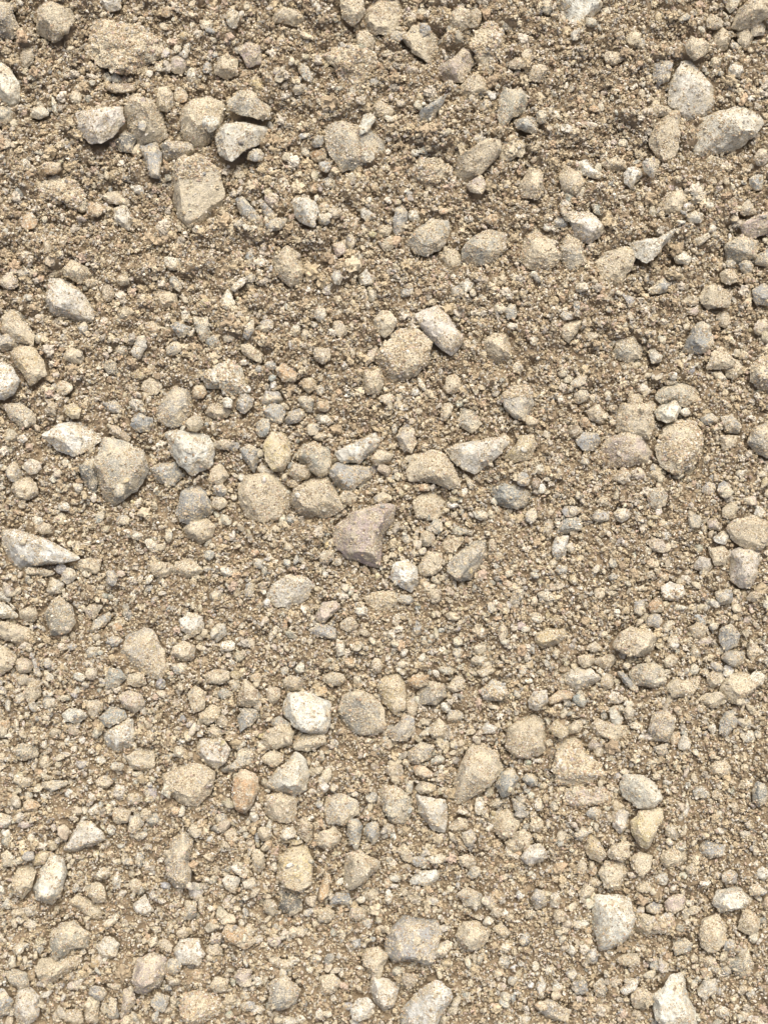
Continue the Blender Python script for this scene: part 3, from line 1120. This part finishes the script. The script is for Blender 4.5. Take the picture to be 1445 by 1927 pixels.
# the same stone noted twice (tiles overlap): keep the first
keep = []
for it in sorted(items, key=lambda i: (not i['phrase'], -i['area'])):
    bad = False
    for k in keep:
        d = np.hypot(*(it['c'] - k['c']))
        if d < 0.42 * math.sqrt(min(it['area'], k['area'])) and max(it['area'], k['area']) < 3.2 * min(it['area'], k['area']):
            bad = True
            break
    if not bad:
        keep.append(it)
items = keep
def inframe(it):
    return it['q'][:, 0].max() > 3 and it['q'][:, 0].min() < W - 3 and it['q'][:, 1].max() > 3 and it['q'][:, 1].min() < H - 3
named = [i for i in items if inframe(i) and i['phrase']]
other = sorted([i for i in items if not i['phrase']], key=lambda i: -i['area'])
named += [i for i in other if i['clod']]
other = [i for i in other if not i['clod']]
indiv = named + other[:max(0, 296 - len(named))]
loose = other[max(0, 296 - len(named)):]

# ------------------------------------------------------------ base relief of the bank
U0, U1, V0, V1 = -0.52, 0.52, -0.68, 0.74
CELL = 0.0008
nu = int((U1 - U0) / CELL); nv = int((V1 - V0) / CELL)
gu = U0 + (np.arange(nu) + 0.5) * CELL; gv = V0 + (np.arange(nv) + 0.5) * CELL
GU, GV = np.meshgrid(gu, gv)
def cell(u, v):
    return np.clip(((v - V0) / CELL).astype(int), 0, nv - 1), np.clip(((u - U0) / CELL).astype(int), 0, nu - 1)
def relief(u, v):
    up = np.clip((v + 0.05) / 0.5, 0, 1)
    z = (fbm2(u * 9, v * 11, 3, 3) - 0.5) * (0.018 + 0.004 * up)
    z = z + (fbm2(u * 45 + 3, v * 52, 3, 21) - 0.5) * (0.011 + 0.007 * up)
    return z
def crumb_relief(u, v):
    up = np.clip((v + 0.1) / 0.5, 0, 1)
    a = fbm2(u * 260, v * 260, 3, 40)
    b = fbm2(u * 105 + 9, v * 105, 2, 55)
    return (a - 0.55) * 0.0095 + (b - 0.5) * (0.008 + 0.002 * up)
HB = relief(GU, GV)
def in_poly(px, py, poly):
    c = np.zeros(px.shape, bool)
    x, y = poly[:, 0], poly[:, 1]
    j = len(x) - 1
    for i in range(len(x)):
        hit = ((y[i] > py) != (y[j] > py)) & (px < (x[j] - x[i]) * (py - y[i]) / (y[j] - y[i] + 1e-15) + x[i])
        c ^= hit
        j = i
    return c

# crumbly lumps of sand of all sizes
NL = 5200
lu = rng.uniform(U0, U1, NL); lv = rng.uniform(V0, V1, NL)
lr = np.clip(rng.lognormal(math.log(0.0042), 0.45, NL), 0.002, 0.018)
LB = np.zeros(HB.shape)
for a, b, r in zip(lu, lv, lr):
    upf = 0.75 + 0.5 * min(max((b + 0.1) / 0.5, 0), 1)
    w = int(r / CELL) + 2
    i0, j0 = int((b - V0) / CELL), int((a - U0) / CELL)
    ia, ib, ja, jb = max(i0 - w, 0), min(i0 + w, nv), max(j0 - w, 0), min(j0 + w, nu)
    if ia >= ib or ja >= jb:
        continue
    X = GU[ia:ib, ja:jb] - a; Y = GV[ia:ib, ja:jb] - b
    q = np.clip(1 - ((X / r) ** 2 + (Y / (r * 0.8)) ** 2), 0, 1) ** 0.5 * r * 0.75 * upf
    LB[ia:ib, ja:jb] = np.maximum(LB[ia:ib, ja:jb], q)
for k in range(95):                        # big crumbled clods towards the top of the bank
    a, b = rng.uniform(U0, U1), V1 - (V1 - 0.02) * rng.beta(1.2, 1.6)
    r = rng.uniform(0.009, 0.022)
    w = int(r / CELL) + 2
    i0, j0 = int((b - V0) / CELL), int((a - U0) / CELL)
    ia, ib, ja, jb = max(i0 - w, 0), min(i0 + w, nv), max(j0 - w, 0), min(j0 + w, nu)
    if ia >= ib or ja >= jb:
        continue
    X = (GU[ia:ib, ja:jb] - a) / r; Y = (GV[ia:ib, ja:jb] - b) / (r * 0.8)
    ed = 0.5 * (fbm2(X * 1.6 + k * 7, Y * 1.6, 3, 200) - 0.5)
    # the face towards the foot of the bank is steep, the back runs out gently
    q = np.clip(1 - (X ** 2 + Y ** 2) + ed * 1.6, 0, 1) ** 0.42 * r * 0.72 * np.clip(1.05 - 0.3 * (Y + 1), 0, 1.05)
    LB[ia:ib, ja:jb] = np.maximum(LB[ia:ib, ja:jb], q)
HB = HB + LB - 0.0015
# moat sunk round each stone, shaped to deepen its contact shadow
MO = np.zeros(HB.shape)
for it in items:
    if it['area'] < 500:
        continue
    q0 = pix(it['q'][:, 0], it['q'][:, 1], 0.004)[:, :2]
    cc = q0.mean(0)
    for k, s in enumerate((1.42, 1.3, 1.2, 1.1)):
        q = cc + (q0 - cc) * s
        i0, j0 = cell(q[:, 0].min(keepdims=True), q[:, 1].min(keepdims=True))
        i1, j1 = cell(q[:, 0].max(keepdims=True), q[:, 1].max(keepdims=True))
        sl = (slice(i0[0], i1[0] + 1), slice(j0[0], j1[0] + 1))
        m = in_poly(GU[sl], GV[sl], q)
        MO[sl] = np.maximum(MO[sl], m * (k + 1) / 4.0)
HB = HB - MO * 0.0055
HT = HB + crumb_relief(GU, GV)          # running top surface
OWN = np.zeros(HT.shape, bool)            # cells covered by stones
# ground sheet: dense under the camera, coarse skirt far around
def bank_mesh():
    step = 0.0016
    fu = np.arange(U0 + 0.004, U1 - 0.004, step); fv = np.arange(V0 + 0.004, V1 - 0.004, step)
    ou = np.geomspace(0.01, 6.0, 26)
    us = np.concatenate([fu[0] - ou[::-1], fu, fu[-1] + ou]); vs = np.concatenate([fv[0] - ou[::-1], fv, fv[-1] + ou])
    A, B = np.meshgrid(us, vs)
    Z = relief(A, B) + crumb_relief(A, B) * 0.9 - 0.0015
    ins = (A > U0) & (A < U1) & (B > V0) & (B < V1)
    ii, jj = cell(A[ins], B[ins])
    Z[ins] = HT[ii, jj] - 0.0016
    v = np.stack([A.ravel(), B.ravel(), Z.ravel()], -1)
    n = len(us); m = len(vs)
    i = (np.arange(m - 1)[:, None] * n + np.arange(n - 1)[None, :]).ravel()
    f = np.stack([i, i + 1, i + n + 1, i + n], -1)
    c = np.array([0.28, 0.225, 0.15]) * (0.75 + 0.5 * fbm2(A * 60, B * 60, 3, 9).ravel()[:, None])  # sand colour, darkened to paint shade into the gaps between crumbs
    return mesh_np('ground', v, f, c)
g = link('ground', bank_mesh(), M['grain'])
g['kind'] = 'structure'

# ------------------------------------------------------------ stones
def stone_shape(poly, level, hgt, seed, cuts=9, sharp=True, lump=0.10, cutmin=0.36):
    """poly: outline in metres round its centre; returns vertices of a faceted stone with that outline"""
    r = np.random.default_rng(seed)
    v, f = ICO[level]
    v = v.copy()
    for k in range(cuts):
        n = r.normal(size=3)
        n[2] = abs(n[2]) if r.random() < 0.8 else -abs(n[2])
        n /= np.linalg.norm(n)
        if abs(n[2]) < cutmin:
            n[2] = math.copysign(cutmin + r.uniform(0, 0.25), n[2]); n /= np.linalg.norm(n)
        d = r.uniform(0.47, 0.82)
        s = v @ n - d
        v -= np.where(s > 0, s, 0)[:, None] * n * 0.97
    th = np.arctan2(v[:, 1], v[:, 0]); rho = np.hypot(v[:, 0], v[:, 1])
    nb = 40                                     # keep the widest girth of the stone on its outline
    bi = ((th + np.pi) / (2 * np.pi) * nb).astype(int) % nb
    mx = np.zeros(nb); np.maximum.at(mx, bi, rho)
    mx = np.maximum(mx, 0.3); mx = 0.25 * np.roll(mx, 1) + 0.5 * mx + 0.25 * np.roll(mx, -1)
    rho = np.minimum(rho / np.interp(th, np.linspace(-np.pi, np.pi, nb + 1) + np.pi / nb, np.append(mx, mx[0]), period=2 * np.pi), 1.04)
    # radial function of the outline
    T = np.linspace(-np.pi, np.pi, 145)
    D = np.stack([np.cos(T), np.sin(T)], -1)
    P = poly; Q = np.roll(poly, -1, 0); S = Q - P
    den = D[:, None, 0] * S[None, :, 1] - D[:, None, 1] * S[None, :, 0]
    den = np.where(abs(den) < 1e-12, 1e-12, den)
    tt = (P[None, :, 0] * S[None, :, 1] - P[None, :, 1] * S[None, :, 0]) / den
    uu = (P[None, :, 0] * D[:, None, 1] - P[None, :, 1] * D[:, None, 0]) / den
    ok = (uu >= -1e-6) & (uu <= 1 + 1e-6) & (tt > 0)
    rad = np.where(ok, tt, 0).max(1)
    rad = np.where(rad <= 0, np.sqrt((poly ** 2).sum(1)).mean(), rad)
    rad[-1] = rad[0]
    k = 1 if sharp else 3
    rr = rad[:-1]
    for _ in range(k):
        rr = 0.25 * np.roll(rr, 1) + 0.5 * rr + 0.25 * np.roll(rr, -1)
    rad = np.append(rr, rr[0])
    R = np.interp(th, T, rad)
    ff = rho ** 0.72
    out = np.stack([np.cos(th) * R * ff, np.sin(th) * R * ff, v[:, 2] * hgt], -1)
    size = math.sqrt((poly ** 2).sum(1).mean())
    nrm = out / (np.linalg.norm(out, axis=1, keepdims=True) + 1e-9)
    out += nrm * ((fbm3(out / size * 1.6 + seed, 3, 5) - 0.5) * size * lump * 2)[:, None]
    out += nrm * ((fbm3(out * 170 + seed, 2, 25) - 0.5) * min(0.0022, size * 0.16))[:, None]
    out += nrm * ((fbm3(out * 560 + seed, 2, 15) - 0.5) * 0.0013)[:, None]
    if lump > 0.3:                              # a clod of stuck sand: knobs and pits
        out += nrm * ((fbm3(out * 230 + seed, 3, 35) - 0.5) * 0.009)[:, None]
    return out, f

def tri_normals(v, f):
    n = np.cross(v[f[:, 1]] - v[f[:, 0]], v[f[:, 2]] - v[f[:, 0]])
    vn = np.zeros_like(v)
    for k in range(3):
        np.add.at(vn, f[:, k], n)
    return vn / (np.linalg.norm(vn, axis=1, keepdims=True) + 1e-12)

def splat(v, own=True):
    i, j = cell(v[:, 0], v[:, 1])
    np.maximum.at(HT, (i, j), v[:, 2])
    if own:
        OWN[i, j] = True

def is_low(t):
    return 'low' in t.split() or any(w in t for w in ('half sunk', 'half buried', 'wide dusty', 'hump', 'mound', 'heap', 'like a leaf'))

stuck = []       # points on stones where sand grains cling: pos, radius scale, whiteness
def build_item(it, idx, individual):
    c = it['c']
    p0 = pix(c[0], c[1], 0)
    ia, ja = cell(np.array([p0[0]]), np.array([p0[1]]))
    zb = float(HB[ia[0], ja[0]])
    size = math.sqrt(it['area']) * 0.5e-3
    if it['area'] > 500:
        zb += 0.0050
    hgt = size * (0.50 if it['area'] > 1500 else 0.46) * rng.uniform(0.85, 1.2)
    if it['clod']:
        hgt = size * 0.42
    if is_low(it['phrase']):
        hgt *= 0.6
    e = it['ext']
    if max(e) > 2.3 * min(e):
        hgt = min(hgt, min(e) * 0.5e-3 * 0.62)
    # a chip that lies on another stone stands on that stone's top
    pz = zb
    if it.get('rest'):
        pz = float(HT[ia[0], ja[0]]) - hgt * 0.1
    low = is_low(it['phrase'])
    zc = pz - (0.35 * hgt if low else 0) + hgt * rng.uniform(-0.02, 0.30) + (0.001 if it['area'] > 1500 else 0.0025)
    P3 = pix(it['q'][:, 0], it['q'][:, 1], zc)[:, :2]
    ctr = 0.5 * (P3.max(0) + P3.min(0)) * 0.3 + P3.mean(0) * 0.7
    lev = (6 if it['area'] > 2200 else 5) if individual else 4
    rounded = any(w in it['phrase'] for w in ('round', 'egg', 'oval', 'smooth', 'lemon', 'pill', 'almond', 'capsule'))
    poly = (P3 - ctr) * 1.05
    v, f = stone_shape(poly, lev, hgt, idx + 3, cuts=5 if rounded else 13, sharp=not rounded,
                       lump=0.34 if it['clod'] else 0.07)
    # tilt a little so that the crown is not always level
    lean = rng.normal(0, 0.12, 2)
    v[:, 2] += (v[:, 0] * lean[0] + v[:, 1] * lean[1])
    it['v'] = v; it['f'] = f; it['loc'] = (ctr[0], ctr[1], zc)
    base = np.array(ROCK[it['code']]) * rng.uniform(0.88, 1.12) * (1 + rng.normal(0, 0.012, 3))
    if it['code'] == 't':
        base = base * (1 - (q := rng.uniform(0, 0.45))) + np.array(ROCK[rng.choice(['m', 'w', 'g'])]) * q
    it['color'] = np.clip(base, 0.05, 0.8)
    wv = v + np.array(it['loc'])
    nrm = tri_normals(v, f)
    area_m = it['area'] * 0.25e-6
    dens = dict(w=1.0, g=1.1, t=2.0, y=1.3, p=1.3, o=1.0, m=1.7, b=1.2, d=0.8)[it['code']]
    if it['clod']:
        dens = 3.0
    txt = it['phrase']
    if any(w in txt for w in ('crust', 'crumb', 'capped', 'grit')):
        dens *= 1.3
    if any(w in txt for w in ('smooth', 'clean', 'bright', 'brilliant')):
        dens *= 0.45
    n = int(area_m * dens * 0.6e6) + 3
    mask = fbm3(wv * 75, 3, 77)
    topward = np.clip(nrm[:, 2], -0.2, 1) * 0.6 + np.clip(nrm[:, 1], -1, 1) * 0.25
    wgt = np.clip((mask - 0.46) * 7 + 0.2, 0.06, 1) * np.clip(topward + 0.6, 0, 1) * (wv[:, 2] > zb - 0.004)
    if 'capped' in txt or 'white-crusted top' in txt:
        wgt *= np.where(v[:, 1] > np.percentile(v[:, 1], 62), 12, 0.15)
    if wgt.sum() > 0:
        wf = wgt[f].mean(1) * np.linalg.norm(np.cross(v[f[:, 1]] - v[f[:, 0]], v[f[:, 2]] - v[f[:, 0]]), axis=1)
        k = rng.choice(len(f), n, p=wf / wf.sum())
        bc = rng.dirichlet((1, 1, 1), n)
        pts = (wv[f[k]] * bc[:, :, None]).sum(1)
        big = 1.7 if (it['clod'] or 'crust' in txt or 'crumb' in txt or 'capped' in txt) else 1.0
        stuck.append(np.column_stack([pts, np.full(n, big)]))
    splat(wv)
    m = (f.shape[0])
    # fill cells between vertices
    fc = wv[f].mean(1)
    splat(fc)

order = sorted(range(len(indiv)), key=lambda i: -indiv[i]['area'])
for i in order:
    it = indiv[i]
    it['rest'] = any(s in it['phrase'] for s in ('resting on', 'stuck on', 'leaning on', 'nub on', 'white pebble on', 'on a greyish')) or \
        any((k is not it) and ('v' in k) and k['area'] > 3 * it['area'] and in_poly(it['c'][:1], it['c'][1:], k['q'])[0] for k in indiv)
    build_item(it, i, True)

# ------------------------------------------------------------ labels
CW = dict(w=('pale grey-white', 'whitish'), g=('dull grey', 'bluish grey'), t=('sandy tan', 'sand-coated tan'), y=('ochre yellow', 'ochre'),
          p=('pinkish', 'rosy grey'), o=('orange-tan', 'apricot brown'), m=('mottled grey-tan', 'grey-tan'), b=('brown', 'dark brown'), d=('dark grey', 'charcoal grey'))
def shape_word(it):
    q = it['q'] - it['c']
    ev, vec = np.linalg.eigh(np.cov(q.T))
    ratio = math.sqrt(ev[1] / max(ev[0], 1e-6))
    ax = vec[:, 1]
    upright = abs(ax[1]) > abs(ax[0])
    if ratio > 1.9:
        return 'upright long' if upright else 'long flat'
    if ratio > 1.4:
        return 'upright oblong' if upright else 'oblong'
    return 'blocky' if len(q) <= 6 else 'roundish'
SECT = ['right of', 'lower right of', 'just below', 'lower left of', 'left of', 'upper left of', 'just above', 'upper right of']
used = set()
for it in indiv:
    if it['phrase']:
        it['label'] = it['phrase']
        used.add(it['label'])
land = [k for k in indiv if k['phrase']]
for it in indiv:
    if it['phrase']:
        continue
    ds = sorted(land, key=lambda k: np.hypot(*(k['c'] - it['c'])) - 0.35 * math.sqrt(k['area']))
    sz = 'small' if it['area'] < 700 else ('medium' if it['area'] < 1500 else 'large')
    noun = 'sand clod' if it['clod'] else ('pebble' if it['area'] < 1100 else 'stone')
    lab = None
    for k in ds[:8]:
        d = it['c'] - k['c']
        s = SECT[int(((math.degrees(math.atan2(d[1], d[0])) + 22.5) % 360) // 45)]
        for cw in CW[it['code']]:
            t = f"{sz} {cw} {shape_word(it)} {noun} {s} the {k['phrase']}"
            words = t.split()
            if len(words) > 16:
                t = f"{cw} {noun} {s} the {k['phrase']}"
            if len(t.split()) > 16:
                continue
            if t not in used:
                lab = t
                break
        if lab:
            break
    it['label'] = lab or f"{sz} {CW[it['code']][0]} {shape_word(it)} {noun} in loose sand"
    used.add(it['label'])

for it in indiv:
    if it['clod']:
        name, cat, grp = 'sand_clod', 'clod', 'clods of damp compacted sand'
    elif it['area'] >= 1100:
        name, cat, grp = 'stone', 'stone', 'stones lying on the gravel bank'
    else:
        name, cat, grp = 'pebble', 'pebble', 'pebbles lying on the gravel bank'
    me = mesh_np(name, it['v'], it['f'])
    o = link(name, me, M['clod'] if it['clod'] else M[it['code']], it['loc'])
    o.color = (*it['color'], 1.0)
    o['label'] = it['label']; o['category'] = cat; o['group'] = grp

# ------------------------------------------------------------ gravel: the small pebbles past counting, one object
gv_, gf_, gc_ = [], [], []
off = 0
def push(v, f, c):
    global off
    gv_.append(v); gf_.append(f + off); gc_.append(np.broadcast_to(c, v.shape)); off += len(v)
for n, it in enumerate(loose):
    build_item(it, 1000 + n, False)
    push(it['v'] + np.array(it['loc']), it['f'], it['color'])
PAL = [('t', .30), ('m', .17), ('g', .17), ('w', .17), ('y', .07), ('p', .06), ('o', .05), ('b', .03), ('d', .01)]
pc = np.array([p for _, p in PAL]); pc /= pc.sum()
protos = []
a8 = np.linspace(0, 2 * np.pi, 7, endpoint=False)
for k in range(40):
    r = np.random.default_rng(500 + k)
    asp = r.uniform(0.45, 1.0)
    poly = np.stack([np.cos(a8), np.sin(a8) * asp], -1) * (1 + r.uniform(-0.25, 0.28, 7))[:, None]
    v, f = ICO[3]
    vv, ff = stone_shape(poly * 0.004, 3, 0.004 * r.uniform(0.5, 0.75), 900 + k, cuts=12, lump=0.06, cutmin=0.0)
    protos.append(vv / 0.004)
NR = 27000
made = 0
cu = rng.uniform(U0 + 0.02, U1 - 0.02, NR); cv = rng.uniform(V0 + 0.02, V1 - 0.02, NR)
rs = np.clip(rng.lognormal(math.log(0.0023), 0.42, NR), 0.0012, 0.0065)
rs = rs * np.where(cv < 0.05, 1.1, 0.95)
rord = np.argsort(-rs); rs, cu, cv = rs[rord], cu[rord], cv[rord]
thin = fbm2(cu * 8, cv * 8, 2, 91)
for n in range(NR):
    i, j = cell(cu[n:n + 1], cv[n:n + 1])
    if OWN[i[0], j[0]] and rng.random() < 0.93:
        continue
    if thin[n] < 0.40 and rng.random() < 0.25:
        continue
    if cv[n] > 0.05 and rng.random() < 0.3:
        continue
    r = rs[n]
    k = rng.integers(40)
    v = protos[k] * r * np.array([1, 1, rng.uniform(0.8, 1.1)])
    ax = rng.normal(size=3); ax /= np.linalg.norm(ax)
    Rm = np.array(Matrix.Rotation(rng.uniform(0, 0.7), 3, Vector(ax)) @ Matrix.Rotation(rng.uniform(0, 6.28), 3, 'Z'))
    v = v @ Rm.T
    z = HB[i[0], j[0]] + 0.001 + r * rng.uniform(-0.1, 0.75)
    if OWN[i[0], j[0]]:
        z = HT[i[0], j[0]] + r * 0.2
    v = v + np.array([cu[n], cv[n], z])
    code = PAL[rng.choice(len(PAL), p=pc)][0]
    c = np.clip(np.array(ROCK[code]) * rng.uniform(0.8, 1.15) * (1 + rng.normal(0, 0.03, 3)), 0.05, 0.8)
    push(v, ICO[3][1], c)
    i, j = cell(v[:, 0], v[:, 1])
    np.maximum.at(HT, (i, j), v[:, 2])
    if r > 0.003:
        OWN[i, j] = True
    made += 1
o = link('gravel', mesh_np('gravel', np.concatenate(gv_), np.concatenate(gf_), np.concatenate(gc_)), M['gravel'])
o['kind'] = 'stuff'; o['label'] = 'countless small dusty pebbles scattered through the loose sand'; o['category'] = 'gravel'

# ------------------------------------------------------------ sand crumbs and grains, one object
OCT = (np.array([[1, 0, 0], [-1, 0, 0], [0, 1, 0], [0, -1, 0], [0, 0, 1], [0, 0, -1]], float),
       np.array([[0, 2, 4], [2, 1, 4], [1, 3, 4], [3, 0, 4], [2, 0, 5], [1, 2, 5], [3, 1, 5], [0, 3, 5]]))
def grains(pos, rad, shape, tint):
    bv, bf = shape
    nvt = len(bv)
    n = len(pos)
    ax = rng.normal(size=(n, 4)); ax /= np.linalg.norm(ax, axis=1, keepdims=True)
    w, x, y, z = ax.T
    Rm = np.stack([1 - 2 * (y * y + z * z), 2 * (x * y - z * w), 2 * (x * z + y * w),
                   2 * (x * y + z * w), 1 - 2 * (x * x + z * z), 2 * (y * z - x * w),
                   2 * (x * z - y * w), 2 * (y * z + x * w), 1 - 2 * (x * x + y * y)], -1).reshape(n, 3, 3)
    sc3 = rng.uniform(0.5, 1.35, (n, 1, 3))
    v = bv[None] * sc3 * (1 + rng.uniform(-0.38, 0.35, (n, nvt, 1)))
    v = np.einsum('nij,nkj->nki', Rm, v) * rad[:, None, None] + pos[:, None, :]
    f = bf[None] + (np.arange(n) * nvt)[:, None, None]
    c = np.broadcast_to(tint[:, None, :], (n, nvt, 3))
    return v.reshape(-1, 3), f.reshape(-1, 3), c.reshape(-1, 3)

SAND = np.array([[0.60, 0.51, 0.34], [0.70, 0.63, 0.46], [0.49, 0.40, 0.27], [0.78, 0.74, 0.63], [0.58, 0.44, 0.30],
                 [0.44, 0.43, 0.38], [0.60, 0.48, 0.39], [0.34, 0.27, 0.185]])
SP = np.array([.22, .24, .15, .18, .05, .07, .04, .07])
def tints(n):
    t = SAND[rng.choice(len(SAND), n, p=SP / SP.sum())]
    return np.clip(t * rng.uniform(0.68, 1.05, (n, 1)), 0.05, 0.85)

NC = 560000
cu = rng.uniform(U0 + 0.01, U1 - 0.01, NC); cv = rng.uniform(V0 + 0.01, V1 - 0.01, NC)
i, j = cell(cu, cv)
own = OWN[i, j]
skirt = own & (HT[i, j] - HB[i, j] < 0.0045)      # sand banked against the foot of the stones
okk = ~own | (rng.random(NC) < np.where(skirt, 0.45, 0.05))
cl = fbm2(cu * 260, cv * 260, 2, 61)
okk &= (cl > 0.33) | (rng.random(NC) < 0.4)
cu, cv, i, j, own = cu[okk], cv[okk], i[okk], j[okk], own[okk]
n = len(cu)
rad = np.clip(rng.lognormal(math.log(0.00072), 0.40, n), 0.00035, 0.0014)
rad = np.where(own, np.minimum(rad, 0.0012), rad)
base = np.where(own, HT[i, j], np.minimum(HT[i, j], HB[i, j] + 0.007))
z = base + rad * rng.uniform(-0.2, 1.1, n) + np.where(own, 0, rng.exponential(0.0008, n))
P1 = np.column_stack([cu, cv, z])
def knobs(num, lo, med, hi, lev, seed0):
    cp = []
    for k in range(30):
        r = np.random.default_rng(seed0 + k)
        vv = ICO[lev][0] * r.uniform(0.65, 1.2, 3)
        vv = vv * (1 + (vn3(vv * 2.1 + k * 9.1, 4)[:, None] - 0.5) * 1.3) * (1 + r.uniform(-0.16, 0.16, (len(vv), 1)))
        cp.append(vv)
    cp = np.array(cp)
    ku = rng.uniform(U0 + 0.02, U1 - 0.02, num); kv = rng.uniform(V0 + 0.02, V1 - 0.02, num)
    ki, kj = cell(ku, kv)
    sel = ~OWN[ki, kj] & (fbm2(ku * 90, kv * 90, 2, 71) > 0.36)
    ku, kv, ki, kj = ku[sel], kv[sel], ki[sel], kj[sel]
    n = len(ku)
    kr = np.clip(rng.lognormal(math.log(med), 0.35, n), lo, hi) * np.where(kv > 0.15, 1.2, 1.0)
    kz = HT[ki, kj] * 0.5 + (HB[ki, kj] + 0.001) * 0.5 + kr * rng.uniform(-0.1, 0.8, n)
    ang = rng.uniform(0, 2 * np.pi, n); ca, sa = np.cos(ang)[:, None], np.sin(ang)[:, None]
    pv = cp[rng.integers(30, size=n)] * kr[:, None, None]
    pv = np.stack([pv[..., 0] * ca - pv[..., 1] * sa, pv[..., 0] * sa + pv[..., 1] * ca, pv[..., 2]], -1)
    pv = pv + np.column_stack([ku, kv, kz])[:, None, :]
    m = pv.shape[1]
    F = (ICO[lev][1][None] + (np.arange(n) * m)[:, None, None]).reshape(-1, 3)
    kt = tints(n) * 0.75 + np.array([0.60, 0.51, 0.35]) * 0.24
    V = pv.reshape(-1, 3)
    return V, F, np.clip(np.repeat(kt, m, 0) * rng.uniform(0.8, 1.18, (len(V), 1)), 0.05, 0.85)
K1 = knobs(17000, 0.0013, 0.0021, 0.0055, 3, 3000)
K2 = knobs(60000, 0.0007, 0.0011, 0.0019, 2, 3100)
KV = np.concatenate([K1[0], K2[0]]); KF = np.concatenate([K1[1], K2[1] + len(K1[0])]); KC = np.concatenate([K1[2], K2[2]])
# every crumb is a little knot of grains stuck together
TC = tints(n)
rad = rad * 1.0
kk = np.repeat(np.arange(n), rng.choice([0, 1, 2, 3], n, p=[.35, .3, .2, .15]))
dv = rng.normal(size=(len(kk), 3)); dv /= np.linalg.norm(dv, axis=1, keepdims=True)
dv[:, 2] = np.abs(dv[:, 2]) * 0.9
P1b = P1[kk] + dv * (rad[kk] * 1.1)[:, None]
r1b = rad[kk] * rng.uniform(0.4, 0.8, len(kk))
T1b = np.clip(TC[kk] * rng.uniform(0.88, 1.12, (len(kk), 1)), 0.05, 0.85)
st = np.concatenate(stuck)
rad2 = np.clip(rng.lognormal(math.log(0.00052), 0.33, len(st)), 0.0003, 0.0013) * st[:, 3]
P = np.concatenate([P1, P1b, st[:, :3]]); RR = np.concatenate([rad, r1b, rad2])
TT = np.concatenate([TC, T1b, tints(len(st))])
bigg = RR > 0.00095
v1, f1, c1 = grains(P[bigg], RR[bigg], ICO[1], TT[bigg])
v2, f2, c2 = grains(P[~bigg], RR[~bigg] * 1.2, OCT, TT[~bigg])
v = np.concatenate([v1, v2, KV]); f = np.concatenate([f1, f2 + len(v1), KF + len(v1) + len(v2)]); c = np.concatenate([c1, c2, KC])
o = link('sand', mesh_np('sand', v, f, c, smooth=False), M['grain'])
o['kind'] = 'stuff'; o['label'] = 'loose crumbly tan sand and grit between the stones'; o['category'] = 'sand'
